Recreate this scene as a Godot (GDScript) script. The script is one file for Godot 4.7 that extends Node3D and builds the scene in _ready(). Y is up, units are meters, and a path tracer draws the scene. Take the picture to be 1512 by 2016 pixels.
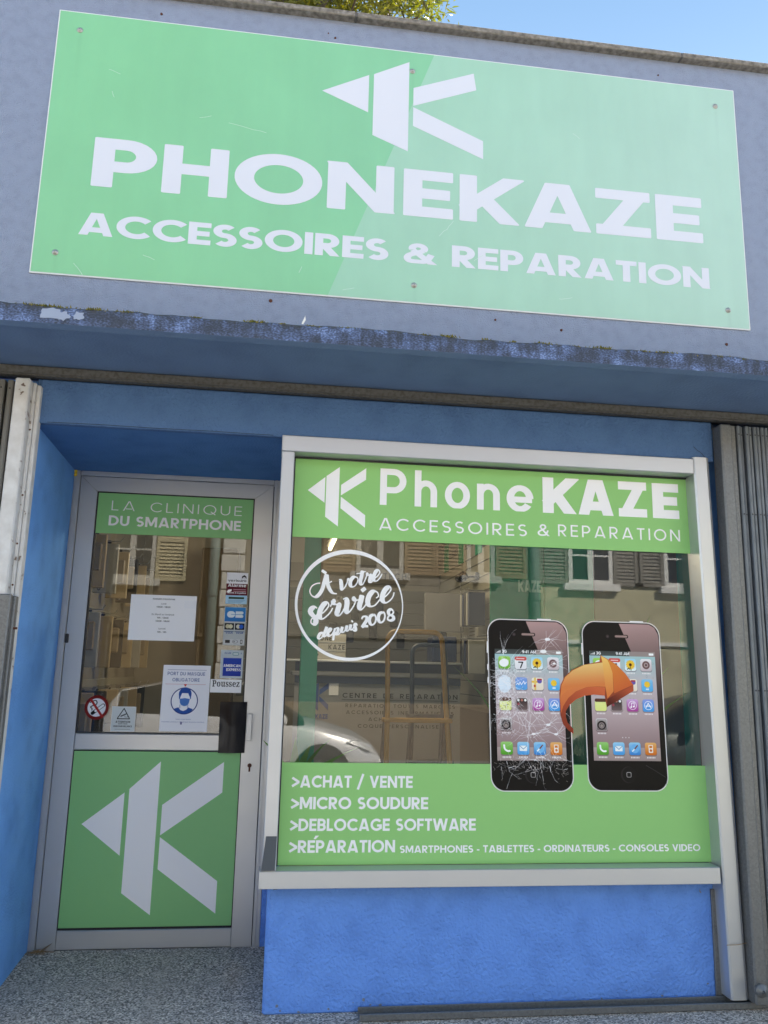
extends Node3D
# A phone repair shop front seen from the forecourt. y up, metres; the upper wall stands at z = 0, the door sill at y = 0.

var M := {}
var used := {}
var glyphs := {}
var rng := RandomNumberGenerator.new()
const S3 := Vector3.ONE

# ---------------------------------------------------------------- naming
func numbered(parent: Node, called: String) -> String:
	var k := str(parent.get_instance_id()) + called
	var n: int = used.get(k, 0)
	used[k] = n + 1
	return called if n == 0 else "%s_%03d" % [called, n]

func put(o: Node3D, called: String, parent: Node = self) -> Node3D:
	o.name = numbered(parent, called)
	parent.add_child(o, true)
	return o

func tag(o: Node, label: String, category := "", group := "", kind := "") -> Node:
	if label: o.set_meta("label", label)
	if category: o.set_meta("category", category)
	if group: o.set_meta("group", group)
	if kind: o.set_meta("kind", kind)
	return o

func thing(called: String, label: String, category: String, at := Vector3.ZERO, group := "") -> Node3D:
	var o := Node3D.new()
	o.position = at
	put(o, called)
	tag(o, label, category, group)
	return o

func mesh(called: String, st: SurfaceTool, m: Material, parent: Node = self, at := Vector3.ZERO) -> MeshInstance3D:
	st.generate_normals()
	var o := MeshInstance3D.new()
	o.mesh = st.commit()
	o.material_override = m
	o.position = at
	put(o, called, parent)
	return o

func setting(o: Node) -> Node:
	o.set_meta("kind", "structure")
	return o

# ---------------------------------------------------------------- shapes
func mb(smooth := false) -> SurfaceTool:
	var st := SurfaceTool.new()
	st.begin(Mesh.PRIMITIVE_TRIANGLES)
	st.set_smooth_group(0 if smooth else -1)
	return st

# a convex face, turned so that it looks along «out»
func face(st: SurfaceTool, p: Array, out: Vector3, uv: Array = []) -> void:
	var n: Vector3 = (p[1] - p[0]).cross(p[2] - p[0])
	var flip: bool = n.dot(out) < 0
	for i in range(1, p.size() - 1):
		var t := [0, i, i + 1] if flip else [0, i + 1, i]
		for k in t:
			if uv: st.set_uv(uv[k])
			st.add_vertex(p[k])

func box(st: SurfaceTool, lo: Vector3, hi: Vector3, b := 0.0) -> void:
	var c := (lo + hi) / 2
	var h := (hi - lo) / 2
	b = minf(b, minf(h.x, minf(h.y, h.z)) * 0.9)
	for a in 3:
		var u := (a + 1) % 3
		var v := (a + 2) % 3
		for s in [-1.0, 1.0]:
			var q := []
			for k in [[-1, -1], [1, -1], [1, 1], [-1, 1]]:
				var p := Vector3.ZERO
				p[a] = s * h[a]; p[u] = k[0] * (h[u] - b); p[v] = k[1] * (h[v] - b)
				q.append(c + p)
			var out := Vector3.ZERO
			out[a] = s
			face(st, q, out)
	if b <= 0.0: return
	for a in 3:   # the edges along axis a
		var u := (a + 1) % 3
		var v := (a + 2) % 3
		for su in [-1.0, 1.0]:
			for sv in [-1.0, 1.0]:
				var q := []
				for k in [[-1, 0], [1, 0], [1, 1], [-1, 1]]:
					var p := Vector3.ZERO
					p[a] = k[0] * (h[a] - b)
					p[u] = su * (h[u] if k[1] == 0 else h[u] - b)
					p[v] = sv * (h[v] - b if k[1] == 0 else h[v])
					q.append(c + p)
				var out := Vector3.ZERO
				out[u] = su; out[v] = sv
				face(st, q, out)
	for sx in [-1.0, 1.0]:
		for sy in [-1.0, 1.0]:
			for sz in [-1.0, 1.0]:
				var d := Vector3(sx, sy, sz)
				face(st, [c + d * Vector3(h.x, h.y - b, h.z - b), c + d * Vector3(h.x - b, h.y, h.z - b), c + d * Vector3(h.x - b, h.y - b, h.z)], d)

func bx(x0: float, y0: float, z0: float, x1: float, y1: float, z1: float, b := 0.0) -> SurfaceTool:
	var st := mb()
	box(st, Vector3(x0, y0, z0), Vector3(x1, y1, z1), b)
	return st

# an outline in x and y, given thickness from z0 (back) to z1 (front); the front carries texture coordinates over «rect»
func prism(st: SurfaceTool, o: PackedVector2Array, z0: float, z1: float, rect := Rect2()) -> void:
	var tris := Geometry2D.triangulate_polygon(o)
	for i in range(0, tris.size(), 3):
		var f := []; var g := []; var uv := []
		for k in 3:
			var p := o[tris[i + k]]
			f.append(Vector3(p.x, p.y, z1)); g.append(Vector3(p.x, p.y, z0))
			uv.append(Vector2((p.x - rect.position.x) / rect.size.x, 1.0 - (p.y - rect.position.y) / rect.size.y) if rect.has_area() else Vector2(p.x, -p.y))
		face(st, f, Vector3.BACK, uv)
		if z0 < z1: face(st, g, Vector3.FORWARD, uv)
	if z0 >= z1: return
	var area := 0.0
	for i in o.size():
		area += o[i].cross(o[(i + 1) % o.size()])
	for i in o.size():
		var a := o[i]
		var b := o[(i + 1) % o.size()]
		var e := (b - a) * (1.0 if area > 0 else -1.0)
		var edge_uv := Vector2((a.x - rect.position.x) / rect.size.x, 1.0 - (a.y - rect.position.y) / rect.size.y) if rect.has_area() else Vector2.ZERO
		face(st, [Vector3(a.x, a.y, z0), Vector3(b.x, b.y, z0), Vector3(b.x, b.y, z1), Vector3(a.x, a.y, z1)], Vector3(e.y, -e.x, 0), [edge_uv, edge_uv, edge_uv, edge_uv])

func tube(st: SurfaceTool, p: Array, r: float, n := 8) -> void:
	var rings := []
	var side := Vector3.ZERO
	for i in p.size():
		var t: Vector3 = (p[mini(i + 1, p.size() - 1)] - p[maxi(i - 1, 0)]).normalized()
		if side == Vector3.ZERO:
			side = t.cross(Vector3.UP if absf(t.y) < 0.9 else Vector3.RIGHT).normalized()
		side = (side - t * side.dot(t)).normalized()
		var up := t.cross(side)
		var ring := []
		for k in n:
			var a := TAU * k / n
			ring.append(p[i] + (side * cos(a) + up * sin(a)) * r)
		rings.append(ring)
	for i in p.size() - 1:
		for k in n:
			var q := [rings[i][k], rings[i][(k + 1) % n], rings[i + 1][(k + 1) % n], rings[i + 1][k]]
			face(st, q, (q[0] + q[1] + q[2] + q[3]) / 4 - (p[i] + p[i + 1]) / 2)
	face(st, rings[0], p[0] - p[1])
	face(st, rings[-1], p[-1] - p[-2])

# rings of (distance along the axis, radius); axis 0 x, 1 y, 2 z
func lathe(st: SurfaceTool, c: Vector3, axis: int, prof: Array, n := 16) -> void:
	var u := (axis + 1) % 3
	var v := (axis + 2) % 3
	for i in prof.size() - 1:
		var mid: float = (prof[i].x + prof[i + 1].x) / 2
		var grow: float = prof[i].y - prof[i + 1].y
		for k in n:
			var q := []
			for e in [[i, k], [i, k + 1], [i + 1, k + 1], [i + 1, k]]:
				var a: float = TAU * e[1] / n
				var p := Vector3.ZERO
				p[axis] = prof[e[0]].x; p[u] = cos(a) * prof[e[0]].y; p[v] = sin(a) * prof[e[0]].y
				q.append(c + p)
			var out: Vector3 = (q[0] + q[1] + q[2] + q[3]) / 4 - c
			out[axis] = 0
			out = out.normalized() * absf(prof[i + 1].x - prof[i].x)
			out[axis] = grow * signf(prof[i + 1].x - prof[i].x + 1e-9)
			if q[0].distance_to(q[1]) < 1e-6: q.remove_at(0)
			elif q[2].distance_to(q[3]) < 1e-6: q.remove_at(2)
			face(st, q, out)

func arc(cx: float, cy: float, rx: float, ry: float, a0: float, a1: float, n := 14) -> PackedVector2Array:
	var o := PackedVector2Array()
	for i in n + 1:
		var a := deg_to_rad(lerpf(a0, a1, float(i) / n))
		o.append(Vector2(cx + cos(a) * rx, cy + sin(a) * ry))
	return o

func rrect(x0: float, y0: float, x1: float, y1: float, r: float, n := 7) -> PackedVector2Array:
	var o := PackedVector2Array()
	o.append_array(arc(x1 - r, y1 - r, r, r, 0, 90, n)); o.append_array(arc(x0 + r, y1 - r, r, r, 90, 180, n))
	o.append_array(arc(x0 + r, y0 + r, r, r, 180, 270, n)); o.append_array(arc(x1 - r, y0 + r, r, r, 270, 360, n))
	return o

func spline(p: Array, n := 8) -> PackedVector2Array:
	var o := PackedVector2Array()
	for i in p.size() - 1:
		for k in n:
			o.append((p[i] as Vector2).cubic_interpolate(p[i + 1], p[maxi(i - 1, 0)], p[mini(i + 2, p.size() - 1)], float(k) / n))
	o.append(p[-1])
	return o

func v2(a: Array) -> PackedVector2Array:
	var o := PackedVector2Array()
	for i in range(0, a.size(), 2): o.append(Vector2(a[i], a[i + 1]))
	return o

# ---------------------------------------------------------------- lettering: a sans serif drawn as strokes of weight t in a cap height of 1
func strokes(ch: String, t: float) -> Dictionary:
	var i := t / 2
	var j := 1.0 - i
	var s := []
	var w := 0.66
	match ch:
		"A":
			w = 0.90
			var k := t * 0.62
			s = [v2([k - 0.5 * (w / 2 - k * 1.35), -0.5, w / 2 - k * 0.35 + 0.1 * (w / 2 - k), 1.1]), v2([w - k + 0.5 * (w / 2 - k * 1.35), -0.5, w / 2 + k * 0.35 - 0.1 * (w / 2 - k), 1.1]), v2([w * 0.24, 0.17 + i * 0.7, w * 0.76, 0.17 + i * 0.7])]
		"B":
			w = 0.68
			s = [v2([i, 0, i, 1]), v2([0, j, w - 0.30, j]), arc(w - 0.32, 0.75 - i / 2, 0.25 - i / 2, 0.25 - i / 2, 91, -91), v2([0, 0.5, w - 0.28, 0.5]), arc(w - 0.26 - i / 2, 0.25 + i / 2, 0.26 - i / 2, 0.25 - i / 2, 91, -91), v2([0, i, w - 0.26, i])]
		"C":
			w = 0.86; s = [arc(0.5, 0.5, 0.5 - i, 0.5 - i, 42, 318, 30)]
		"D":
			w = 0.80; s = [v2([i, 0, i, 1]), v2([0, j, w - 0.46, j]), arc(w - 0.5, 0.5, 0.5 - i, 0.5 - i, 91, -91, 20), v2([0, i, w - 0.46, i])]
		"E":
			w = 0.58; s = [v2([i, 0, i, 1]), v2([0, j, w, j]), v2([0, 0.5, w * 0.94, 0.5]), v2([0, i, w, i])]
		"F":
			w = 0.56; s = [v2([i, 0, i, 1]), v2([0, j, w, j]), v2([0, 0.48, w * 0.92, 0.48])]
		"G":
			w = 0.94; s = [arc(0.5, 0.5, 0.5 - i, 0.5 - i, 42, 330, 30), v2([0.54, 0.5 - i * 0.6, w, 0.5 - i * 0.6]), v2([w - i, 0.5, w - i, 0.16])]
		"H":
			w = 0.76; s = [v2([i, 0, i, 1]), v2([w - i, 0, w - i, 1]), v2([0, 0.52, w, 0.52])]
		"I":
			w = t; s = [v2([i, 0, i, 1])]
		"K":
			w = 0.74; s = [v2([i, 0, i, 1]), v2([t * 0.3, 0.30 - t * 0.2, w + 0.02, 1.14 - t * 0.3]), v2([t + 0.12 - t * 0.4, 0.60, w + 0.02 - t * 0.1, -0.16])]
		"L":
			w = 0.52; s = [v2([i, 0, i, 1]), v2([0, i, w, i])]
		"M":
			w = 0.96; s = [v2([i, 0, i, 1]), v2([w - i, 0, w - i, 1]), v2([i * 0.9, 1.12, w / 2 + i * 0.1, 0.12]), v2([w - i * 0.9, 1.12, w / 2 - i * 0.1, 0.12])]
		"N":
			w = 0.80; s = [v2([i, 0, i, 1]), v2([w - i, 0, w - i, 1]), v2([i * 0.9 - (w - t) * 0.1, 1.1, w - i * 0.9 + (w - t) * 0.1, -0.1])]
		"O", "Q":
			w = 1.0
			s = [arc(0.5, 0.5, 0.5 - i, 0.5 - i, -2, 182, 24), arc(0.5, 0.5, 0.5 - i, 0.5 - i, 178, 362, 24)]
			if ch == "Q": s.append(v2([0.58, 0.30, 0.95, -0.02]))
		"P":
			w = 0.66; s = [v2([i, 0, i, 1]), v2([0, j, w - 0.30, j]), arc(w - 0.32, 0.68 - i * 0.2, 0.32 - i, 0.32 - i * 0.8, 91, -91), v2([0, 0.36 + i * 0.6, w - 0.30, 0.36 + i * 0.6])]
		"R":
			w = 0.68; s = [v2([i, 0, i, 1]), v2([0, j, w - 0.32, j]), arc(w - 0.34, 0.70 - i * 0.2, 0.31 - i, 0.30 - i * 0.8, 91, -91), v2([0, 0.40 + i * 0.6, w - 0.32, 0.40 + i * 0.6]), v2([w - 0.42, 0.44, w - t * 0.55 + 0.06, -0.12])]
		"S":
			w = 0.62
			var r := (1.0 - t) / 4
			s = [arc(w / 2, j - r, w / 2 - i, r, 38, 275, 18), arc(w / 2, i + r, w / 2 - i, r, 95, -142, 18)]
		"T":
			w = 0.62; s = [v2([w / 2, 0, w / 2, 1]), v2([0, j, w, j])]
		"U":
			w = 0.74; s = [v2([i, 1, i, 0.36]), v2([w - i, 1, w - i, 0.36]), arc(w / 2, 0.37, w / 2 - i, 0.37 - i, 178, 362, 18)]
		"V":
			w = 0.84; s = [v2([t * 0.6 - 0.1 * (w / 2 - t * 0.8), 1.1, w / 2 + t * 0.25, -0.1]), v2([w - t * 0.6 + 0.1 * (w / 2 - t * 0.8), 1.1, w / 2 - t * 0.25, -0.1])]
		"W":
			w = 1.24; s = [v2([t * 0.5 - 0.03, 1.1, 0.34, -0.1]), v2([0.30, -0.1, w / 2 + 0.02, 1.1]), v2([w / 2 - 0.02, 1.1, w - 0.30, -0.1]), v2([w - t * 0.5 + 0.03, 1.1, w - 0.34, -0.1])]
		"X":
			w = 0.8; s = [v2([0.0, 1.1, w, -0.1]), v2([0.0, -0.1, w, 1.1])]
		"Z":
			w = 0.66; s = [v2([0, j, w, j]), v2([0, i, w, i]), v2([t * 0.5, i * 0.2, w - t * 0.5, 1.0 - i * 0.2])]
		"&":
			w = 0.86
			s = [spline([Vector2(0.88, -0.10), Vector2(0.50, 0.36), Vector2(0.25, 0.66)]), arc(0.40, 0.78 - i * 0.4, 0.20 - i * 0.3, 0.22 - i * 0.6, -40, 205, 14), spline([Vector2(0.54, 0.64), Vector2(0.36, 0.52), Vector2(0.16, 0.40), Vector2(i, 0.25), Vector2(0.16, 0.06 + i * 0.6), Vector2(0.36, i), Vector2(0.60, 0.14), Vector2(0.76, 0.48)])]
		">":
			w = 0.62; s = [v2([t * 0.2, 0.80, w, 0.44]), v2([t * 0.2, 0.10, w, 0.46])]
		"/":
			w = 0.48; s = [v2([0.02, -0.15, w - 0.02, 1.15])]
		"-":
			w = 0.34; s = [v2([0, 0.36, w, 0.36])]
		"'":
			w = t; s = [v2([i, 0.7, i, 1])]
		"h":
			w = 0.56; s = [v2([i, 0, i, 1]), v2([w - i, 0, w - i, 0.44]), arc(w / 2, 0.42, w / 2 - i, 0.31 - i, -4, 184, 14)]
		"n":
			w = 0.56; s = [v2([i, 0, i, 0.72]), v2([w - i, 0, w - i, 0.44]), arc(w / 2, 0.42, w / 2 - i, 0.31 - i, -4, 184, 14)]
		"o":
			w = 0.62; s = [arc(w / 2, 0.36, w / 2 - i, 0.375 - i, -2, 182, 18), arc(w / 2, 0.36, w / 2 - i, 0.375 - i, 178, 362, 18)]
		"e":
			w = 0.60; s = [arc(w / 2, 0.36, w / 2 - i, 0.375 - i, 0, 325, 26), v2([i, 0.33, w - i * 0.4, 0.33])]
		"7": s = [v2([0, j, w, j]), v2([w - i, 1, w * 0.3, 0])]
		_: w = 0.3
	return {"w": w, "s": s}

func joined(outers: Array, holes: Array, p: PackedVector2Array) -> Array:
	var cur := p
	var rest := []
	var left := []
	for h in holes:
		var r: PackedVector2Array = h.duplicate()
		r.reverse()
		for q in Geometry2D.clip_polygons(r, p):
			if not Geometry2D.is_polygon_clockwise(q):
				var b: PackedVector2Array = q.duplicate(); b.reverse(); left.append(b)
	for o in outers:
		var outs := []
		for q in Geometry2D.merge_polygons(o, cur):
			if Geometry2D.is_polygon_clockwise(q): left.append(q)
			else: outs.append(q)
		if outs.size() == 1: cur = outs[0]
		else: rest.append(o)
	rest.append(cur)
	return [rest, left]

# triangles (three points each) of one letter, with its advance width
func letter(ch: String, t: float, soft := 0.0) -> Dictionary:
	var key := "%s%.3f%.3f" % [ch, t, soft]
	if glyphs.has(key): return glyphs[key]
	var g := strokes(ch, t)
	var outers := []
	var holes := []
	var k := 400.0
	var sheet := v2([-k, 0, 3 * k, 0, 3 * k, k, -k, k])
	for line in g.s:
		var big := PackedVector2Array()
		for p in line: big.append(p * k)
		for poly in Geometry2D.offset_polyline(big, t / 2 * k, Geometry2D.JOIN_MITER, Geometry2D.END_BUTT):
			if ch != "/" and ch != "Q":
				for q in Geometry2D.intersect_polygons(poly, sheet):
					var r := joined(outers, holes, q); outers = r[0]; holes = r[1]
			else:
				var r := joined(outers, holes, poly); outers = r[0]; holes = r[1]
	if soft > 0.0:
		var next := []
		for o in outers:
			for q in Geometry2D.offset_polygon(o, -soft * k, Geometry2D.JOIN_MITER):
				for z in Geometry2D.offset_polygon(q, soft * k, Geometry2D.JOIN_ROUND): next.append(z)
		outers = next
	var pieces := outers
	for h in holes:
		var c := Vector2.ZERO
		for p in h: c += p / h.size()
		var next := []
		var ccw: PackedVector2Array = h.duplicate()
		ccw.reverse()
		for o in pieces:
			for half in [v2([-9 * k, -9 * k, c.x, -9 * k, c.x, 9 * k, -9 * k, 9 * k]), v2([c.x, -9 * k, 9 * k, -9 * k, 9 * k, 9 * k, c.x, 9 * k])]:
				for q in Geometry2D.intersect_polygons(o, half):
					for z in Geometry2D.clip_polygons(q, ccw): next.append(z)
		pieces = next
	var out := PackedVector2Array()
	for o in pieces:
		for n in Geometry2D.triangulate_polygon(o): out.append(o[n] / k)
	glyphs[key] = {"w": g.w, "tris": out}
	return glyphs[key]

func put_letter(st: SurfaceTool, g: Dictionary, x: float, y: float, sx: float, sy: float, z: float) -> void:
	var t: PackedVector2Array = g.tris
	for n in range(0, t.size(), 3):
		face(st, [Vector3(x + t[n].x * sx, y + t[n].y * sy, z), Vector3(x + t[n + 1].x * sx, y + t[n + 1].y * sy, z), Vector3(x + t[n + 2].x * sx, y + t[n + 2].y * sy, z)], Vector3.BACK)

# a line of lettering from x0 to x1; one mesh for the line, or one mesh for each letter
func line(text: String, x0: float, x1: float, y: float, h: float, t: float, gap: float, z: float, m: Material, parent: Node, each := false, soft := 0.0, space := 0.36) -> void:
	var total := 0.0
	for ch in text: total += (space if ch == " " else letter(ch, t, soft).w) + gap
	total -= gap
	var k := (x1 - x0) / total
	var x := x0
	var st := mb()
	for ch in text:
		if ch == " ":
			x += (space + gap) * k
			continue
		var g := letter(ch, t, soft)
		if each: st = mb()
		put_letter(st, g, x, y, k, h, z)
		if each: mesh("letter", st, m, parent)
		x += (g.w + gap) * k
	if not each: mesh("lettering", st, m, parent)

# small print in one of the plain typefaces
func print_text(text: String, cx: float, y: float, h: float, z: float, m: Material, parent: Node, font := "Droid Sans", bold := false, width := 0.0, align := 0) -> MeshInstance3D:
	var tm := TextMesh.new()
	var f := SystemFont.new()
	f.font_names = [font]
	if bold: f.font_weight = 700
	tm.font = f
	tm.font_size = 48
	tm.pixel_size = h / 34.5     # cap height
	tm.depth = 0.0
	tm.curve_step = 1.0
	tm.text = text
	tm.horizontal_alignment = HORIZONTAL_ALIGNMENT_LEFT
	tm.vertical_alignment = VERTICAL_ALIGNMENT_BOTTOM
	var o := MeshInstance3D.new()
	o.mesh = tm
	o.material_override = m
	var b := tm.get_aabb()
	var k := width / b.size.x if width > 0 else 1.0
	o.scale = Vector3(k, 1, 1)
	o.position = Vector3(cx - (b.position.x + b.size.x / 2) * k if align == 0 else cx - b.position.x * k, y, z)
	put(o, "lettering", parent)
	return o

# ---------------------------------------------------------------- printed pictures
class Art:
	var im: Image
	var w: int
	var h: int
	func _init(ww: int, hh: int, c: Color) -> void:
		w = ww; h = hh
		im = Image.create(w, h, false, Image.FORMAT_RGBA8)
		im.fill(c)
	func dot(x: int, y: int, c: Color, a: float) -> void:
		if a <= 0.0 or x < 0 or y < 0 or x >= w or y >= h: return
		var o := im.get_pixel(x, y)
		im.set_pixel(x, y, o.lerp(Color(c.r, c.g, c.b), minf(a, 1.0) * c.a))
	func rr(x0: float, y0: float, x1: float, y1: float, r: float, top: Color, low: Color) -> void:
		var c := Vector2((x0 + x1) / 2, (y0 + y1) / 2)
		var e := Vector2((x1 - x0) / 2 - r, (y1 - y0) / 2 - r)
		for y in range(floori(y0), ceili(y1) + 1):
			var col := top.lerp(low, clampf((y - y0) / (y1 - y0), 0, 1))
			for x in range(floori(x0), ceili(x1) + 1):
				var q := (Vector2(x + 0.5, y + 0.5) - c).abs() - e
				var d := Vector2(maxf(q.x, 0), maxf(q.y, 0)).length() + minf(maxf(q.x, q.y), 0.0) - r
				dot(x, y, col, 0.5 - d)
	func ell(cx: float, cy: float, rx: float, ry: float, c: Color, inner := 0.0) -> void:
		for y in range(floori(cy - ry) - 1, ceili(cy + ry) + 2):
			for x in range(floori(cx - rx) - 1, ceili(cx + rx) + 2):
				var q := Vector2((x + 0.5 - cx) / rx, (y + 0.5 - cy) / ry).length()
				var d := (q - 1.0) * minf(rx, ry)
				var a := 0.5 - d
				if inner > 0: a = minf(a, (q - inner) * minf(rx, ry) + 0.5)
				dot(x, y, c, clampf(a, 0, 1))
	func ln(a: Vector2, b: Vector2, r: float, c: Color) -> void:
		var lo := Vector2(minf(a.x, b.x), minf(a.y, b.y)) - Vector2.ONE * (r + 1)
		var hi := Vector2(maxf(a.x, b.x), maxf(a.y, b.y)) + Vector2.ONE * (r + 1)
		for y in range(floori(lo.y), ceili(hi.y)):
			for x in range(floori(lo.x), ceili(hi.x)):
				var p := Vector2(x + 0.5, y + 0.5)
				dot(x, y, c, clampf(r + 0.5 - p.distance_to(Geometry2D.get_closest_point_to_segment(p, a, b)), 0, 1))
	func poly(p: PackedVector2Array, a: Color, b: Color, from: Vector2, to: Vector2) -> void:
		var lo := p[0]
		var hi := p[0]
		for q in p:
			lo = Vector2(minf(lo.x, q.x), minf(lo.y, q.y)); hi = Vector2(maxf(hi.x, q.x), maxf(hi.y, q.y))
		var d := to - from
		for y in range(floori(lo.y), ceili(hi.y) + 1):
			for x in range(floori(lo.x), ceili(hi.x) + 1):
				var hit := 0.0
				for k in [Vector2(0.25, 0.25), Vector2(0.75, 0.25), Vector2(0.25, 0.75), Vector2(0.75, 0.75)]:
					if Geometry2D.is_point_in_polygon(Vector2(x, y) + k, p): hit += 0.25
				if hit > 0: dot(x, y, a.lerp(b, clampf((Vector2(x, y) - from).dot(d) / d.length_squared(), 0, 1)), hit)
	func curve(p: PackedVector2Array, r: float, c: Color) -> void:
		for i in p.size() - 1: ln(p[i], p[i + 1], r, c)
	func tex() -> ImageTexture:
		return ImageTexture.create_from_image(im)

# ---------------------------------------------------------------- materials
func mat(r: float, g: float, b: float, rough := 0.6, metal := 0.0, spec := 0.5) -> StandardMaterial3D:
	var m := StandardMaterial3D.new()
	m.albedo_color = Color(r, g, b).linear_to_srgb()
	m.roughness = rough
	m.metallic = metal
	m.metallic_specular = spec
	return m

func noise(kind: int, freq: float, octaves: int, seed_: int, ramp: Array = [], warp := 0.0, size := 512) -> NoiseTexture2D:
	var n := FastNoiseLite.new()
	n.noise_type = kind
	n.frequency = freq
	n.seed = seed_
	n.fractal_octaves = octaves
	n.fractal_type = FastNoiseLite.FRACTAL_FBM if octaves > 1 else FastNoiseLite.FRACTAL_NONE
	if warp > 0:
		n.domain_warp_enabled = true
		n.domain_warp_amplitude = warp
		n.domain_warp_frequency = freq * 0.7
	if kind == FastNoiseLite.TYPE_CELLULAR:
		n.cellular_return_type = FastNoiseLite.RETURN_CELL_VALUE
	var t := NoiseTexture2D.new()
	t.width = size; t.height = size
	t.seamless = true
	t.seamless_blend_skirt = 0.15
	t.noise = n
	if ramp:
		var gr := Gradient.new()
		gr.offsets = PackedFloat32Array(ramp.map(func(e): return e[0]))
		gr.colors = PackedColorArray(ramp.map(func(e): return e[1]))
		t.color_ramp = gr
	return t

func tri(m: StandardMaterial3D, metres: float, sharp := 4.0) -> void:
	m.uv1_triplanar = true
	m.uv1_world_triplanar = true
	m.uv1_triplanar_sharpness = sharp
	m.uv1_scale = S3 / metres

func grey(v: float) -> Color: return Color(v, v, v)

func picture(t: Texture2D, rough := 0.4) -> StandardMaterial3D:
	var m := StandardMaterial3D.new()
	m.albedo_texture = t
	m.roughness = rough
	m.metallic_specular = 0.3
	m.texture_repeat = false
	return m

func materials() -> void:
	var FB := FastNoiseLite.TYPE_SIMPLEX_SMOOTH
	var CE := FastNoiseLite.TYPE_CELLULAR
	var crepi := noise(FB, 0.085, 4, 3, [], 14.0, 1024)
	var fine := noise(FB, 0.17, 3, 5, [], 0.0, 1024)
	var wear := noise(FB, 0.009, 7, 11, [[0.0, Color(0.91, 0.91, 0.92)], [0.34, Color(0.955, 0.955, 0.96)], [0.55, grey(0.98)], [1.0, grey(1.0)]], 0.0, 1024)
	var grime := noise(FB, 0.012, 6, 21, [[0.0, grey(0.82)], [0.4, grey(0.93)], [1.0, grey(1.0)]])
	M.wall_pale = mat(0.28, 0.328, 0.44, 0.95)
	M.wall_pale.albedo_texture = noise(FB, 0.02, 6, 13, [[0.0, grey(0.93)], [0.5, grey(0.98)], [1.0, grey(1.0)]], 0.0, 1024)
	M.wall_pale.heightmap_enabled = true; M.wall_pale.heightmap_texture = fine; M.wall_pale.heightmap_scale = 0.35
	tri(M.wall_pale, 1.3)
	M.wall_blue = mat(0.15, 0.32, 0.82, 0.95, 0.0, 0.25)
	M.wall_blue.albedo_texture = wear
	M.wall_blue.heightmap_enabled = true; M.wall_blue.heightmap_texture = crepi; M.wall_blue.heightmap_scale = 0.6
	tri(M.wall_blue, 1.5)
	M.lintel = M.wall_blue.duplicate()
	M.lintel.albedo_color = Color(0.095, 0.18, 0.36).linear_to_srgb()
	M.wall_smooth = mat(0.165, 0.39, 0.84, 0.9, 0.0, 0.25)
	M.wall_smooth.albedo_texture = wear
	M.wall_smooth.heightmap_enabled = true; M.wall_smooth.heightmap_texture = fine; M.wall_smooth.heightmap_scale = 0.25
	tri(M.wall_smooth, 1.9)
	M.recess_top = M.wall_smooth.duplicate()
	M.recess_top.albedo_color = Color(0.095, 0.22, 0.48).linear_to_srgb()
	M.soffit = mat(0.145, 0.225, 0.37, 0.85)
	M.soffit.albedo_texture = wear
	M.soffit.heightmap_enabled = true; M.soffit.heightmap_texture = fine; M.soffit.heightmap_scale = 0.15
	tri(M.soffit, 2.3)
	M.lip = mat(1, 1, 1, 0.95)
	M.lip.albedo_texture = weathered_edge()
	M.lip.heightmap_enabled = true; M.lip.heightmap_texture = M.lip.albedo_texture; M.lip.heightmap_scale = 0.25
	M.lip_patch = mat(0.33, 0.38, 0.50, 0.95)
	M.stone = mat(1, 1, 1, 0.95)
	M.stone.albedo_texture = noise(FB, 0.03, 6, 41, [[0.0, Color(0.36, 0.34, 0.31)], [0.36, Color(0.49, 0.465, 0.43)], [0.60, Color(0.55, 0.525, 0.49)], [1.0, Color(0.66, 0.64, 0.61)]], 0.0, 1024)
	M.stone.heightmap_enabled = true; M.stone.heightmap_texture = fine; M.stone.heightmap_scale = 0.3
	tri(M.stone, 1.1)
	M.mortar = mat(0.13, 0.12, 0.11, 0.95)
	M.paving = mat(1, 0.90, 0.80, 0.95)
	M.paving.albedo_texture = noise(CE, 0.16, 1, 51, [[0.0, Color(0.40, 0.39, 0.38)], [0.35, Color(0.64, 0.62, 0.60)], [0.65, Color(0.79, 0.77, 0.75)], [0.9, Color(0.88, 0.86, 0.84)], [1.0, Color(1, 1, 0.98)]], 0.0, 1024)
	M.paving.detail_enabled = true
	M.paving.detail_blend_mode = BaseMaterial3D.BLEND_MODE_MUL
	M.paving.detail_albedo = wear
	M.paving.uv2_triplanar = true
	M.paving.uv2_world_triplanar = true
	M.paving.uv2_scale = S3 / 1.7
	tri(M.paving, 0.9)
	M.road = mat(0.37, 0.365, 0.36, 0.95)
	M.road.albedo_texture = noise(FB, 0.2, 4, 61, [[0.0, grey(0.72)], [1.0, grey(1.0)]])
	tri(M.road, 1.2)
	M.zinc = mat(0.20, 0.205, 0.21, 0.5, 0.5)
	M.zinc.albedo_texture = noise(CE, 0.11, 2, 71, [[0.0, grey(0.84)], [0.5, grey(0.93)], [1.0, grey(1.0)]], 12.0, 1024)
	M.zinc.roughness_texture = grime
	tri(M.zinc, 0.7)
	M.rail = mat(0.13, 0.125, 0.115, 0.75, 0.2)
	M.rail.albedo_texture = noise(FB, 0.05, 5, 73, [[0.0, Color(0.70, 0.64, 0.58)], [0.5, grey(0.9)], [1.0, grey(1.0)]], 0.0, 1024)
	tri(M.rail, 1.1)
	M.slat = mat(0.18, 0.20, 0.225, 0.5, 0.4)
	M.slat.albedo_texture = grime
	tri(M.slat, 0.8)
	M.slat_left = mat(0.16, 0.155, 0.14, 0.6, 0.3)
	M.alu = mat(0.525, 0.535, 0.555, 0.40, 0.6)
	M.alu.roughness_texture = grime
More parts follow.
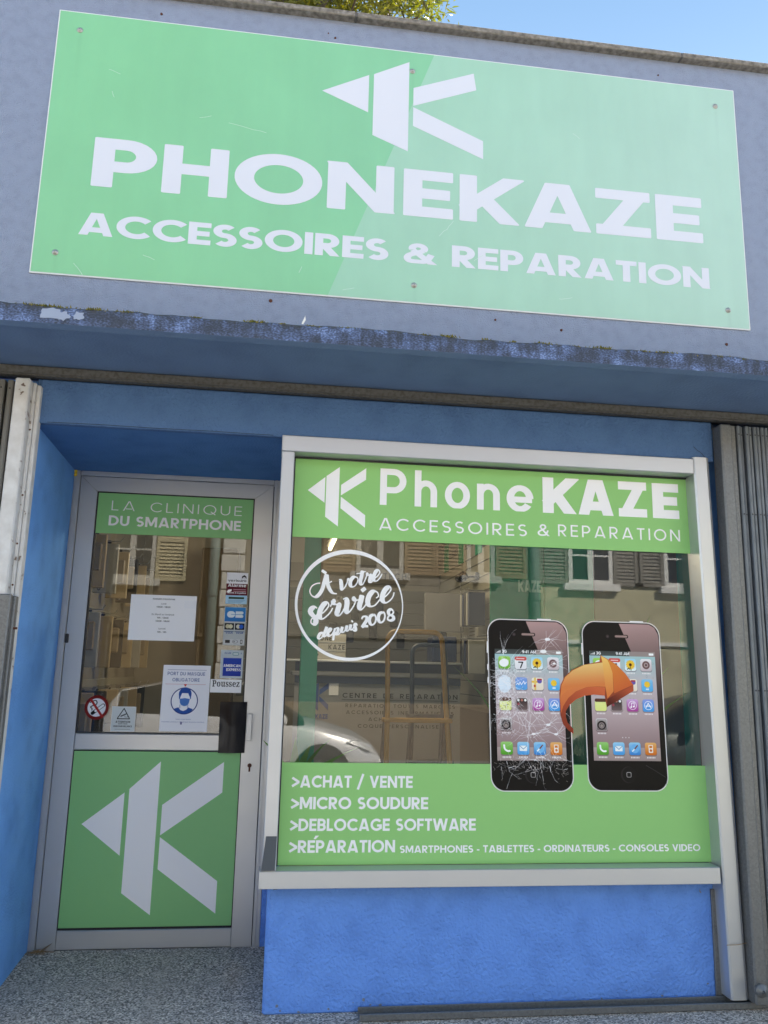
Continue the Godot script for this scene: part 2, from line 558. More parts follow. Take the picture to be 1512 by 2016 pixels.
	tri(M.alu, 1.3)
	M.dam = mat(0.075, 0.085, 0.10, 0.6)
	M.gap = mat(0.02, 0.02, 0.022, 0.7)
	M.rubber = mat(0.02, 0.021, 0.024, 0.6)
	M.white_paint = mat(0.70, 0.70, 0.70, 0.55)
	M.white_paint.albedo_texture = noise(FB, 0.018, 6, 91, [[0.0, Color(0.35, 0.20, 0.14)], [0.17, Color(0.52, 0.46, 0.42)], [0.20, Color(0.90, 0.89, 0.88)], [1.0, Color(1, 1, 1)]], 0.0, 1024)
	M.white_paint.heightmap_enabled = true; M.white_paint.heightmap_texture = fine; M.white_paint.heightmap_scale = 0.04
	tri(M.white_paint, 1.4)
	M.rust = mat(0.10, 0.035, 0.02, 0.9)
	M.sign_green = mat(1, 1, 1, 0.34, 0.0, 0.6)
	M.sign_light = mat(1, 1, 1, 0.34, 0.0, 0.6)
	M.sign_white = mat(0.72, 0.73, 0.79, 0.38)
	M.edge = mat(0.75, 0.76, 0.76, 0.5)
	M.vinyl = mat(0.275, 0.57, 0.185, 0.45, 0.0, 0.4)
	M.vinyl_door = mat(0.24, 0.54, 0.215, 0.42, 0.0, 0.4)
	M.vinyl_white = mat(0.88, 0.88, 0.90, 0.45)
	M.screw = mat(0.45, 0.43, 0.40, 0.4, 0.8)
	M.glass = mat(0.02, 0.03, 0.03, 0.0, 0.0, 0.5)
	M.glass.transparency = BaseMaterial3D.TRANSPARENCY_ALPHA
	M.glass.albedo_color.a = 0.03
	M.black_bag = mat(0.006, 0.007, 0.012, 0.16, 0.0, 0.32)
	M.paper = mat(0.90, 0.90, 0.91, 0.7)
	M.ink = mat(0.02, 0.02, 0.025, 0.7)
	M.ink_blue = mat(0.03, 0.08, 0.30, 0.7)
	M.ink_red = mat(0.22, 0.015, 0.03, 0.6)
	M.moss = mat(1, 1, 1, 1.0)
	M.moss.vertex_color_use_as_albedo = true
	M.moss.backlight_enabled = true
	M.moss.backlight = Color(0.4, 0.4, 0.1)
	M.chip = mat(0.16, 0.19, 0.26, 0.95)
	M.crack = mat(0.03, 0.045, 0.08, 0.95)
	M.scratch = mat(0.62, 0.74, 0.66, 0.6)
	M.dry = mat(0.30, 0.20, 0.10, 0.9)
	M.feather = mat(0.8, 0.8, 0.78, 0.9)
	M.yellow = mat(0.72, 0.50, 0.03, 0.6)
	# inside the shop
	M.slatwall = mat(0.34, 0.325, 0.27, 0.6)
	M.backboard = mat(0.15, 0.15, 0.14, 0.6)
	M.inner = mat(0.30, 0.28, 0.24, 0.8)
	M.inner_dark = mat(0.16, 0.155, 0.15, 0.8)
	M.floor_in = mat(0.20, 0.17, 0.14, 0.5)
	M.counter = mat(0.27, 0.275, 0.28, 0.6)
	M.counter_blue = mat(0.010, 0.028, 0.075, 0.5)
	M.green_board = mat(0.05, 0.30, 0.17, 0.6)
	M.teal_board = mat(0.06, 0.38, 0.28, 0.6)
	M.grey_board = mat(0.20, 0.18, 0.155, 0.7)
	M.ladder_yellow = mat(0.36, 0.19, 0.025, 0.5)
	M.ladder_blue = mat(0.02, 0.035, 0.06, 0.45)
	M.leaf = mat(0.07, 0.20, 0.025, 0.5)
	M.leaf.backlight_enabled = true
	M.leaf.backlight = Color(0.3, 0.5, 0.1)
	M.pot = mat(0.10, 0.09, 0.08, 0.6)
	M.device = mat(0.015, 0.016, 0.02, 0.25)
	M.pack = mat(0.42, 0.33, 0.20, 0.3)
	M.pack_blue = mat(0.012, 0.022, 0.065, 0.4)
	M.pack_white = mat(0.36, 0.35, 0.32, 0.4)
	M.pack_dark = mat(0.04, 0.035, 0.03, 0.3)
	M.blister = mat(0.30, 0.24, 0.16, 0.12, 0.0, 0.7)
	M.wire = mat(0.5, 0.5, 0.5, 0.3, 0.9)
	M.red_disc = mat(0.35, 0.02, 0.05, 0.6)
	M.tube_light = mat(1, 1, 1, 0.5)
	M.tube_light.emission_enabled = true
	M.tube_light.emission = Color(1.0, 0.93, 0.72)
	M.tube_light.emission_energy_multiplier = 0.8
	# across the street
	M.render_cream = mat(0.56, 0.53, 0.36, 0.9)
	M.render_beige = mat(0.21, 0.195, 0.165, 0.9)
	M.trim_dull = mat(0.40, 0.39, 0.36, 0.8)
	M.render_orange = mat(0.13, 0.095, 0.055, 0.9)
	M.base_brown = mat(0.085, 0.09, 0.092, 0.9)
	M.plinth = mat(0.23, 0.185, 0.14, 0.9)
	for k in ["render_cream", "render_beige", "render_orange"]:
		M[k].albedo_texture = grime
		tri(M[k], 2.5)
	M.block = mat(0.52, 0.51, 0.47, 0.9)
	M.shutter_brown = mat(0.24, 0.17, 0.10, 0.8)
	M.shutter_cream = mat(0.40, 0.35, 0.22, 0.8)
	M.shutter_grey = mat(0.22, 0.21, 0.185, 0.8)
	M.trim = mat(0.72, 0.72, 0.70, 0.8)
	M.pane_dark = mat(0.02, 0.022, 0.024, 0.1)
	M.pipe = mat(0.12, 0.17, 0.16, 0.6)
	M.roof_tile = mat(0.32, 0.12, 0.06, 0.9)
	M.car_silver = mat(0.72, 0.72, 0.73, 0.3, 0.25)
	M.car_silver.clearcoat_enabled = true
	M.car_silver.clearcoat_roughness = 0.05
	M.car_dark = mat(0.03, 0.05, 0.045, 0.25, 0.3)
	M.car_dark.clearcoat_enabled = true
	M.car_white = mat(0.7, 0.7, 0.7, 0.3)
	M.car_white.clearcoat_enabled = true
	M.car_glass = mat(0.015, 0.02, 0.022, 0.04)
	M.tyre = mat(0.015, 0.015, 0.016, 0.85)
	M.rim = mat(0.5, 0.5, 0.5, 0.35, 0.5)
	M.lamp_glass = mat(0.75, 0.76, 0.78, 0.08, 0.4)
	M.bark = mat(0.10, 0.075, 0.055, 0.95)
	M.tree_leaf = mat(0.22, 0.24, 0.03, 0.55)
	M.tree_leaf.vertex_color_use_as_albedo = true
	M.tree_leaf.albedo_color = Color.WHITE
	M.tree_leaf.backlight_enabled = true
	M.tree_leaf.backlight = Color(0.9, 0.9, 0.35)

# ---------------------------------------------------------------- the building
func building() -> void:
	# the ground: level by the shop, then falling to the street
	var st := mb()
	var prof := [Vector2(-60, -0.5), Vector2(-6.0, -0.02), Vector2(0.55, 0.0), Vector2(3.4, -0.5), Vector2(90, -0.5)]
	for k in prof.size() - 1:
		var a: Vector2 = prof[k]
		var b: Vector2 = prof[k + 1]
		face(st, [Vector3(-90, a.y, a.x), Vector3(90, a.y, a.x), Vector3(90, b.y, b.x), Vector3(-90, b.y, b.x)], Vector3.UP)
	setting(mesh("road", st, M.road))
	setting(mesh("pavement", bx(-6, -0.4, -0.8, 8, 0.004, 0.50, 0.01), M.paving))

	var shop := thing("shop_building", "blue rendered single storey shop with pale upper wall and stone coping", "building")
	mesh("upper_wall", bx(-6, 2.30, -0.25, 8, 3.9942, 0.0), M.wall_pale, shop)
	# coping stones of a metre and a half, butted with dark mortar
	var x := -5.806
	var n := 0
	while x < 7.9:
		var c := mb()
		box(c, Vector3(x + 0.004, 3.9945, -0.30), Vector3(x + 1.502, 4.021, 0.038), 0.004)
		var s := mesh("coping_stone", c, M.stone, shop)
		s.position.z = 0.002 * sin(n * 3.1)
		mesh("mortar_joint", bx(x - 0.0035, 3.9944, -0.29, x + 0.0035, 4.017, 0.0365), M.mortar, shop)
		x += 1.506
		n += 1
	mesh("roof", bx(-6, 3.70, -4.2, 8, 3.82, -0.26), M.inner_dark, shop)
	# the canopy slab, its edge worn, with a drip groove under it
	var can := mb()
	var edge := []
	for k in 241:
		var ex := -6.0 + 14.0 * k / 240.0
		edge.append(Vector2(ex, 2.362 + 0.006 * sin(ex * 7.3) * sin(ex * 2.1 + 1.0) + rng.randf_range(-0.0035, 0.0035)))
	for k in 240:
		var a: Vector2 = edge[k]
		var b: Vector2 = edge[k + 1]
		face(can, [Vector3(a.x, 2.296, 0.448), Vector3(b.x, 2.296, 0.448), Vector3(b.x, b.y - 0.010, 0.450), Vector3(a.x, a.y - 0.010, 0.450)], Vector3.BACK, [Vector2(a.x / 3.5, 1), Vector2(b.x / 3.5, 1), Vector2(b.x / 3.5, 0.15), Vector2(a.x / 3.5, 0.15)])
		face(can, [Vector3(a.x, a.y - 0.010, 0.450), Vector3(b.x, b.y - 0.010, 0.450), Vector3(b.x, b.y, 0.436), Vector3(a.x, a.y, 0.436)], Vector3(0, 1, 1), [Vector2(a.x / 3.5, 0.15), Vector2(b.x / 3.5, 0.15), Vector2(b.x / 3.5, 0.02), Vector2(a.x / 3.5, 0.02)])
		face(can, [Vector3(a.x, a.y, 0.436), Vector3(b.x, b.y, 0.436), Vector3(b.x, 2.385, 0.0), Vector3(a.x, 2.385, 0.0)], Vector3.UP, [Vector2(a.x / 3.5, 0.02), Vector2(b.x / 3.5, 0.02), Vector2(b.x / 3.5, 0.0), Vector2(a.x / 3.5, 0.0)])
	mesh("canopy", can, M.lip, shop)
	var so := mb()
	face(so, [Vector3(-6, 2.296, 0.448), Vector3(8, 2.296, 0.448), Vector3(8, 2.290, 0.415), Vector3(-6, 2.290, 0.415)], Vector3.DOWN)
	face(so, [Vector3(-6, 2.298, 0.415), Vector3(8, 2.298, 0.415), Vector3(8, 2.294, 0.03), Vector3(-6, 2.294, 0.03)], Vector3.DOWN)
	face(so, [Vector3(-6, 2.290, 0.415), Vector3(8, 2.290, 0.415), Vector3(8, 2.298, 0.415), Vector3(-6, 2.298, 0.415)], Vector3.FORWARD)
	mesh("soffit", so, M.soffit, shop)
	for p in [[-0.790, 2.330, 0.034, 0.022], [-0.752, 2.324, 0.022, 0.016], [-0.700, 2.328, 0.016, 0.016]]:
		var pt := mb()
		var o := PackedVector2Array()
		for k in 18:
			var r := 1.0 + rng.randf_range(-0.28, 0.28)
			o.append(Vector2(p[0] + cos(TAU * k / 18) * p[2] * r, p[1] + sin(TAU * k / 18) * p[3] * r))
		prism(pt, o, 0.4492 + p[2] * 0.01, 0.4506 + p[2] * 0.01)
		mesh("repair_patch", pt, M.lip_patch, shop)
	# galvanised rail that the folding gates hang from
	var ra := mb()
	box(ra, Vector3(-6, 2.260, 0.040), Vector3(8, 2.291, 0.050), 0.003)
	box(ra, Vector3(-6, 2.256, 0.018), Vector3(8, 2.262, 0.0395), 0.001)
	box(ra, Vector3(-6, 2.2625, -0.011), Vector3(8, 2.266, -0.002), 0.001)
	mesh("gate_rail", ra, M.rail, shop)
	mesh("rail_shadow_gap", bx(-6, 2.2665, -0.049, 8, 2.293, 0.028), M.gap, shop)
	# walls round the door and the window
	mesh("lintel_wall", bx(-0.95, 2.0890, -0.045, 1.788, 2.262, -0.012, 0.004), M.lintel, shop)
	mesh("lintel_core", bx(-6, 2.10, -0.60, 8, 2.30, -0.251), M.wall_smooth, shop)
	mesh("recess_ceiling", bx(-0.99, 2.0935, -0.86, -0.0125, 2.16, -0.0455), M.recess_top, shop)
	var rv := mb()
	for q in [[Vector3(-0.950, 0, -0.045), Vector3(-0.950, 2.262, -0.045), Vector3(-0.984, 2.262, -0.86), Vector3(-0.984, 0, -0.86)], [Vector3(-6, 0, -0.045), Vector3(-6, 2.262, -0.045), Vector3(-0.950, 2.262, -0.045), Vector3(-0.950, 0, -0.045)], [Vector3(-1.15, 0, -0.86), Vector3(-1.15, 2.262, -0.86), Vector3(-0.984, 2.262, -0.86), Vector3(-0.984, 0, -0.86)]]:
		var c: Vector3 = (q[0] + q[2]) / 2
		face(rv, q, Vector3(1, 0, 0) if q[0].z > q[2].z + 0.1 else (Vector3.BACK if c.z > -0.2 else Vector3.FORWARD))
	mesh("door_reveal", rv, M.wall_smooth, shop)
	var ww := mb()
	box(ww, Vector3(0.010, 0.0, -0.855), Vector3(1.758, 0.440, -0.072), 0.010)
	mesh("window_wall", ww, M.wall_blue, shop)
	mesh("jamb_foot", bx(-0.0118, 0.0, -0.855, 0.0095, 0.4395, -0.79), M.wall_blue, shop)
	mesh("side_wall", bx(1.7595, 0.0, -0.17, 8.0, 2.262, -0.118), M.wall_smooth, shop)
	mesh("pier", bx(-0.0105, 0.498, -0.86, 0.0115, 2.094, -0.0198), M.alu, shop)
	mesh("base_plate", bx(1.700, 0.012, -0.0715, 1.735, 0.40, -0.060, 0.002), M.zinc, shop)
	rng.seed = 17
	for k in 26:
		var fl := mb()
		var c := Vector2(rng.randf_range(0.03, 1.73), 0.012 + absf(rng.randfn(0, 0.022))) if k < 19 else Vector2(1.722 + rng.randfn(0, 0.006), rng.randf_range(0.06, 0.20))
		var r := rng.randf_range(0.002, 0.0065)
		var o := PackedVector2Array()
		for q in 9: o.append(c + Vector2.from_angle(TAU * q / 9) * r * rng.randf_range(0.45, 1.2) * Vector2(1.3, 1.0 if k < 19 else 2.2))
		prism(fl, o, -0.0715, -0.0708)
		mesh("chipped_paint", fl, M.chip if k < 19 else M.lip_patch, shop)
	for e in [[Vector3(1.762, 1.408, -0.116), Vector3(1.772, 1.409, -0.116), Vector3(1.780, 1.398, -0.116), Vector3(1.800, 1.390, -0.116)], [Vector3(1.764, 0.60, -0.116), Vector3(1.776, 0.585, -0.116), Vector3(1.796, 0.575, -0.116)], [Vector3(1.70, 2.15, -0.0112), Vector3(1.715, 2.135, -0.0112), Vector3(1.728, 2.128, -0.0112), Vector3(1.75, 2.105, -0.0112)], [Vector3(0.03, 0.415, -0.0705), Vector3(0.10, 0.425, -0.0705), Vector3(0.19, 0.418, -0.0705)], [Vector3(-0.9, 2.0925, -0.0112), Vector3(-0.7, 2.0945, -0.0112), Vector3(-0.5, 2.0930, -0.0112), Vector3(-0.3, 2.0945, -0.0112), Vector3(-0.05, 2.0925, -0.0112)]]:
		var ck := mb()
		tube(ck, e, 0.0012, 5)
		mesh("crack", ck, M.crack, shop)
	# the shop room
	mesh("back_wall", bx(-1.2, 0, -3.75, 2.45, 2.6, -3.60), M.inner, shop)
	mesh("left_wall", bx(-1.25, 0, -3.75, -1.10, 2.6, -0.87), M.inner, shop)
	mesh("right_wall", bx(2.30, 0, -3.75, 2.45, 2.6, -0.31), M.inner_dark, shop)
	mesh("room_ceiling", bx(-1.25, 2.40, -3.75, 2.45, 2.5, -0.61), M.inner, shop)
	mesh("room_floor", bx(-1.25, -0.3, -3.75, 2.45, 0.006, -0.86), M.floor_in, shop)
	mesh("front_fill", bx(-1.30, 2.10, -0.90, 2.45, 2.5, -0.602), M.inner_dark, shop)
	# boards of the back wall, each with its own shadow line
	for k in 9:
		var y := 0.98 + k * 0.098
		mesh("wall_board", bx(-0.30, y, -3.599, 1.338, y + 0.093, -3.585, 0.003), M.backboard, shop)
	# slat wall on the right, running back
	for k in 11:
		var y := 0.95 + k * 0.098
		mesh("slat_board", bx(1.340, y, -3.58, 1.356, y + 0.092, -1.90, 0.002), M.slatwall, shop)
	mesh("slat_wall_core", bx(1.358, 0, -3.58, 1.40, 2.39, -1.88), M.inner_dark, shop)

func moss() -> void:
	var st := mb()
	rng.seed = 12
	var blades := 0
	for clump in [[-0.82, 0.09], [-0.66, 0.05], [-0.55, 0.05], [-0.32, 0.03], [-0.12, 0.05], [-0.03, 0.02], [0.07, 0.03], [0.20, 0.05], [0.36, 0.02], [0.47, 0.03], [0.55, 0.04], [0.69, 0.02], [0.79, 0.02], [0.90, 0.04], [1.02, 0.02], [1.12, 0.06], [1.28, 0.02], [1.36, 0.05], [1.47, 0.03], [1.57, 0.05], [1.66, 0.02]]:
		for k in int(clump[1] * 1500):
			var x: float = clump[0] + rng.randfn(0, clump[1] * 0.42)
			var z := 0.440 + rng.randf_range(-0.03, 0.010)
			var fall := maxf(0, z - 0.436)
			var y := 2.361 - fall * 0.7
			var h := rng.randf_range(0.003, 0.011) * (1.0 if clump[1] > 0.035 else 0.6)
			var a := rng.randf() * TAU
			var d := Vector3(cos(a), 0, sin(a)) * 0.0035
			var top := Vector3(x + rng.randfn(0, 0.004), y + h, z + rng.randf_range(0, 0.006))
			var g := rng.randf()
			st.set_color(Color(0.10 + 0.16 * g, 0.11 + 0.11 * g, 0.02 + 0.03 * g))
			face(st, [Vector3(x, y, z) - d, Vector3(x, y, z) + d, top], Vector3.BACK)
			blades += 1
	tag(mesh("moss", st, M.moss), "tufts of yellow green moss along the canopy edge", "moss", "", "stuff")
	# a white feather caught on the edge
	var fe := mb()
	face(fe, [Vector3(0.034, 2.364, 0.442), Vector3(0.040, 2.363, 0.442), Vector3(0.048, 2.378, 0.444), Vector3(0.046, 2.394, 0.446)], Vector3.BACK)
	tag(mesh("feather", fe, M.feather), "small white feather standing on the mossy canopy edge", "feather")
	var stain := [[-0.611, 3.920, 0.006], [0.131, 3.906, 0.005], [-0.088, 2.651, 0.008], [1.129, 2.622, 0.006], [1.872, 2.616, 0.007], [0.843, 2.645, 0.005], [1.62, 3.915, 0.004], [0.10, 3.925, 0.003]]
	for s in stain:
		var h := mb()
		lathe(h, Vector3(s[0], s[1], 0.0), 2, [Vector2(0.0, s[2]), Vector2(0.004, s[2] * 0.8), Vector2(0.005, 0.0)], 8)
		mesh("rusty_plug", h, M.rust, get_node("shop_building"))

# ---------------------------------------------------------------- the big sign
func emblem(parent: Node, m: Material, z: float, parts: Array) -> void:
	for p in parts:
		var st := mb()
		prism(st, v2(p), z, z)
		mesh("emblem_piece", st, m, parent)

func sign_board() -> void:
	var s := thing("fascia_sign", "large green fascia sign with white wide lettering on the upper wall", "sign")
	var x0 := -1.0225
	var x1 := 1.986
	var y0 := 2.687
	var y1 := 3.879
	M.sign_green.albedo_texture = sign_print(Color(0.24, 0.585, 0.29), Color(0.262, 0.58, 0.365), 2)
	M.sign_light.albedo_texture = sign_print(Color(0.30, 0.60, 0.39), Color(0.43, 0.635, 0.515), 6)  # right end paler: the glare on the sign put into the colour
	mesh("backing_panel", bx(x0, y0, 0.0015, x1, y1, 0.0055, 0.001), M.edge, s)
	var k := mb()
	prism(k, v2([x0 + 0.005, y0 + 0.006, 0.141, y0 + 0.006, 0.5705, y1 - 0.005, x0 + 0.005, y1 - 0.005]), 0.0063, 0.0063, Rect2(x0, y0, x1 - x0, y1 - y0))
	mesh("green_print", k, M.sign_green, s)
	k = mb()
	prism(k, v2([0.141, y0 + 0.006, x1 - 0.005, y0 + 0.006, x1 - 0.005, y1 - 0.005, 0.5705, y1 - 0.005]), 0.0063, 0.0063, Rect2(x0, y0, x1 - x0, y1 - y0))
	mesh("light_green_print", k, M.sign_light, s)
	emblem(s, M.sign_white, 0.0071, [[0.083, 3.633, 0.284, 3.552, 0.284, 3.736], [0.305, 3.445, 0.460, 3.384, 0.460, 3.824, 0.305, 3.743], [0.480, 3.608, 0.761, 3.721, 0.749, 3.804, 0.480, 3.697], [0.480, 3.510, 0.791, 3.384, 0.791, 3.472, 0.480, 3.602]])
	var w := [["P", -0.827, -0.576], ["H", -0.551, -0.288], ["O", -0.262, 0.100], ["N", 0.122, 0.404], ["E", 0.444, 0.659], ["K", 0.687, 0.945], ["A", 0.963, 1.282], ["Z", 1.295, 1.547], ["E", 1.572, 1.790]]
	for e in w:
		var g := letter(e[0], 0.22, 0.018)
		var st := mb()
		var over := 0.006 if e[0] == "O" else 0.0
		put_letter(st, g, e[1], 3.082 - over, (e[2] - e[1]) / g.w, 0.220 + 2 * over, 0.0071)
		mesh("letter", st, M.sign_white, s)
	line("ACCESSOIRES", -0.858, 0.386, 2.866, 0.098, 0.22, 0.055, 0.0071, M.sign_white, s, true)
	line("&", 0.450, 0.583, 2.866, 0.092, 0.20, 0.0, 0.0071, M.sign_white, s, true)
	line("REPARATION", 0.655, 1.807, 2.866, 0.098, 0.22, 0.055, 0.0071, M.sign_white, s, true)
	for p in [[-0.932, 3.790], [0.474, 3.780], [1.889, 3.782], [1.886, 2.773], [0.496, 2.767], [-0.933, 2.780]]:
		var st := mb(true)
		lathe(st, Vector3(p[0], p[1], 0.0063), 2, [Vector2(0, 0.0125), Vector2(0.0015, 0.0125), Vector2(0.003, 0.0105), Vector2(0.0035, 0.0085), Vector2(0.007, 0.0075), Vector2(0.009, 0.005), Vector2(0.0092, 0.0)], 18)
		var sc := mesh("screw", st, M.screw, s)
		var slot := bx(-0.0005, -0.002, 0.0155, 0.0005, 0.002, 0.0158)
		mesh("screw_slot", slot, M.gap, sc, Vector3(p[0], p[1], 0))

	rng.seed = 61
	for e in [[-0.30, 3.43, 0.16, -0.10], [-0.42, 3.44, 0.05, 0.3], [-0.86, 2.74, 0.07, -0.9], [-0.80, 3.62, 0.05, -0.3], [0.60, 3.00, 0.10, 1.0], [0.75, 2.90, 0.05, 0.7], [0.20, 2.72, 0.05, 0.2], [1.12, 2.76, 0.06, 0.1], [-0.78, 3.52, 0.03, -1.1], [1.20, 3.56, 0.04, -0.6], [0.02, 2.78, 0.03, 1.2], [-0.60, 2.80, 0.05, -0.4]]:
		var sc := mb()
		var a := Vector2(e[0], e[1])
		for _i in 6:
			var b: Vector2 = a + Vector2.from_angle(e[3] + rng.randfn(0, 0.12)) * e[2] / 6
			var nn: Vector2 = (b - a).orthogonal().normalized() * 0.0009
			face(sc, [Vector3(a.x - nn.x, a.y - nn.y, 0.0074), Vector3(b.x - nn.x, b.y - nn.y, 0.0074), Vector3(b.x + nn.x, b.y + nn.y, 0.0074), Vector3(a.x + nn.x, a.y + nn.y, 0.0074)], Vector3.BACK)
			a = b
		mesh("scratch", sc, M.scratch, s)

# the concrete edge: peeling blue paint, dark runs from the top, pale worn spots
func weathered_edge() -> ImageTexture:
	var a := FastNoiseLite.new(); a.seed = 4; a.frequency = 0.010; a.fractal_octaves = 6; a.noise_type = FastNoiseLite.TYPE_SIMPLEX_SMOOTH
	var b := FastNoiseLite.new(); b.seed = 8; b.frequency = 0.030; b.fractal_octaves = 4
	var c := FastNoiseLite.new(); c.seed = 15; c.frequency = 0.16; c.fractal_octaves = 3
	var w := 2048
	var h := 64
	var im := Image.create(w, h, false, Image.FORMAT_RGB8)
	for y in h:
		var v := float(y) / h
		for x in w:
			var fx := float(mini(x, w - x)) if x > w - 40 or x < 40 else float(x)
			var n := a.get_noise_2d(fx, y * 1.3)
			var run := b.get_noise_2d(fx * 1.6, y * 0.22)
			var g := c.get_noise_2d(fx, y)
			var paint := smoothstep(-0.45, 0.60, 0.75 * n + 0.5 * run + 0.4 * g + 0.2 * (v - 0.35))
			var col := Color(0.255, 0.28, 0.335).lerp(Color(0.365, 0.43, 0.58), paint)
			col = col.lerp(Color(0.52, 0.60, 0.77), smoothstep(0.22, 0.66, n * 0.8 + g * 0.45 + 0.35 * run) * 0.75)
			col = col.lerp(Color(0.27, 0.275, 0.28), smoothstep(0.16, 0.0, v - 0.03 + 0.25 * run) * 0.8)
			im.set_pixel(x, y, col * (1.0 + 0.22 * g))
	return ImageTexture.create_from_image(im)

# the print: glare painted in as a paler right end, fine dirt, runs below the screws
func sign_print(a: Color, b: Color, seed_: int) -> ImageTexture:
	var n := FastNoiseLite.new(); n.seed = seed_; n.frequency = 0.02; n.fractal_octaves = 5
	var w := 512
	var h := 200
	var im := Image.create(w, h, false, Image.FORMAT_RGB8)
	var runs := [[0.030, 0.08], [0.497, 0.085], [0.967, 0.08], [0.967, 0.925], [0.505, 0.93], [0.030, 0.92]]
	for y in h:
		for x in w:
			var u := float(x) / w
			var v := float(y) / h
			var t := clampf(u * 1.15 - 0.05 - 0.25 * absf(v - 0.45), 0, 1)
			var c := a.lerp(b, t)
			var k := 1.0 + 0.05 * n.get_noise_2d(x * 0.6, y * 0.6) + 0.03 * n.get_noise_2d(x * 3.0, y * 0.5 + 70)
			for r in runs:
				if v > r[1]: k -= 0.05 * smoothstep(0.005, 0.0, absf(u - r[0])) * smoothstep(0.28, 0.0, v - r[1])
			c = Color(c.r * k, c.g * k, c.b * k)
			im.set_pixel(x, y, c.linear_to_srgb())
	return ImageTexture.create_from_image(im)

# ---------------------------------------------------------------- the door
func bar4(p: Array, z0: float, z1: float, b := 0.0) -> SurfaceTool:
	var st := mb()
	prism(st, v2(p), z0, z1)
	return st

func door() -> void:
	var d := thing("shop_door", "aluminium glass shop door with green emblem panel in the blue recess", "door", Vector3(0, 0, -0.80))
	var fr := mb()
	box(fr, Vector3(-0.982, 0, -0.05), Vector3(-0.951, 2.094, 0.012), 0.003)
	box(fr, Vector3(-0.9505, 2.070, -0.05), Vector3(-0.0455, 2.094, 0.012), 0.003)
	box(fr, Vector3(-0.045, 0, -0.05), Vector3(-0.012, 2.094, 0.012), 0.003)
	box(fr, Vector3(-0.036, 0, 0.0125), Vector3(-0.030, 2.094, 0.016), 0.001)
	box(fr, Vector3(-0.974, 0, 0.0125), Vector3(-0.968, 2.094, 0.015), 0.001)
	mesh("door_frame", fr, M.alu, d)
	var fg := mb()
	box(fg, Vector3(-0.9508, 0.0, -0.045), Vector3(-0.925, 2.070, -0.030)); box(fg, Vector3(-0.071, 0.0, -0.045), Vector3(-0.0452, 2.070, -0.030)); box(fg, Vector3(-0.9245, 2.045, -0.045), Vector3(-0.0715, 2.070, -0.030))
	mesh("frame_gap", fg, M.gap, d)
	var z0 := -0.028
	var z1 := 0.008
	# mitred leaf: stiles, top, middle and bottom rails
	mesh("stile", bar4([-0.9475, 0.004, -0.870, 0.004, -0.870, 1.997, -0.9475, 2.0665], z0, z1), M.alu, d)
	mesh("stile", bar4([-0.135, 0.004, -0.0485, 0.004, -0.0485, 2.0665, -0.135, 1.997], z0, z1), M.alu, d)
	mesh("top_rail", bar4([-0.8695, 1.9985, -0.1355, 1.9985, -0.0495, 2.067, -0.9465, 2.067], z0, z1 - 0.0006), M.alu, d)
	mesh("middle_rail", bx(-0.8695, 0.823, z0, -0.1355, 0.895, z1 - 0.001, 0.004), M.alu, d)
	mesh("bottom_rail", bx(-0.8695, 0.004, z0, -0.1355, 0.080, z1 - 0.001, 0.003), M.alu, d)
	var be := mb()
	box(be, Vector3(-0.8695, 0.8955, -0.02), Vector3(-0.864, 1.998, 0.004)); box(be, Vector3(-0.141, 0.8955, -0.02), Vector3(-0.1355, 1.998, 0.004))
	box(be, Vector3(-0.8635, 0.8955, -0.02), Vector3(-0.1415, 0.900, 0.004)); box(be, Vector3(-0.8635, 1.993, -0.02), Vector3(-0.1415, 1.998, 0.004))
	mesh("glazing_bead", be, M.rubber, d)
	var pane := mesh("glass_pane", mb_quad(-0.8635, 0.900, -0.1415, 1.993, 0.0), M.glass, d)
	mesh("glass_pane", mb_quad(-0.8635, 0.900, -0.1415, 1.993, -0.012), M.glass, d)
	mesh("green_strip", bx(-0.8633, 1.800, 0.0008, -0.1417, 1.9925, 0.0022), M.vinyl_door, d)
	line("LA CLINIQUE", -0.800, -0.194, 1.911, 0.046, 0.085, 0.34, 0.003, M.vinyl_white, d, true, 0.0, 0.50)
	line("DU SMARTPHONE", -0.808, -0.195, 1.838, 0.048, 0.19, 0.11, 0.003, M.vinyl_white, d, true, 0.0, 0.34)
	mesh("kick_panel", bx(-0.8693, 0.0805, -0.012, -0.1357, 0.8225, 0.001), M.gap, d)
	mesh("green_panel", bx(-0.866, 0.090, 0.0015, -0.139, 0.818, 0.004, 0.001), M.vinyl_door, d)
	emblem(d, M.vinyl_white, 0.0047, [[-0.807, 0.511, -0.635, 0.380, -0.635, 0.643], [-0.6155, 0.227, -0.488, 0.137, -0.488, 0.776, -0.6155, 0.658], [-0.469, 0.463, -0.2095, 0.644, -0.2095, 0.776, -0.469, 0.591], [-0.469, 0.323, -0.2095, 0.139, -0.2095, 0.272, -0.469, 0.456]])
	var ph := mb()
	box(ph, Vector3(-0.116, 0.872, 0.030), Vector3(-0.094, 0.990, 0.036), 0.0015)
	box(ph, Vector3(-0.110, 0.884, 0.0085), Vector3(-0.102, 0.896, 0.0295), 0.001); box(ph, Vector3(-0.110, 0.968, 0.0085), Vector3(-0.102, 0.980, 0.0295), 0.001)
	mesh("pull_handle", ph, M.alu, d)
	var lk := mb()
	lathe(lk, Vector3(-0.0945, 0.762, z1), 2, [Vector2(0, 0.0095), Vector2(0.003, 0.0095), Vector2(0.0035, 0.0)], 16)
	box(lk, Vector3(-0.0985, 0.735, z1), Vector3(-0.0905, 0.762, z1 + 0.0028), 0.001)
	var lock := mesh("lock_cylinder", lk, M.rust, d)
	var ky := mb()
	box(ky, Vector3(-0.0955, 0.756, z1 + 0.0036), Vector3(-0.0935, 0.768, z1 + 0.0042))
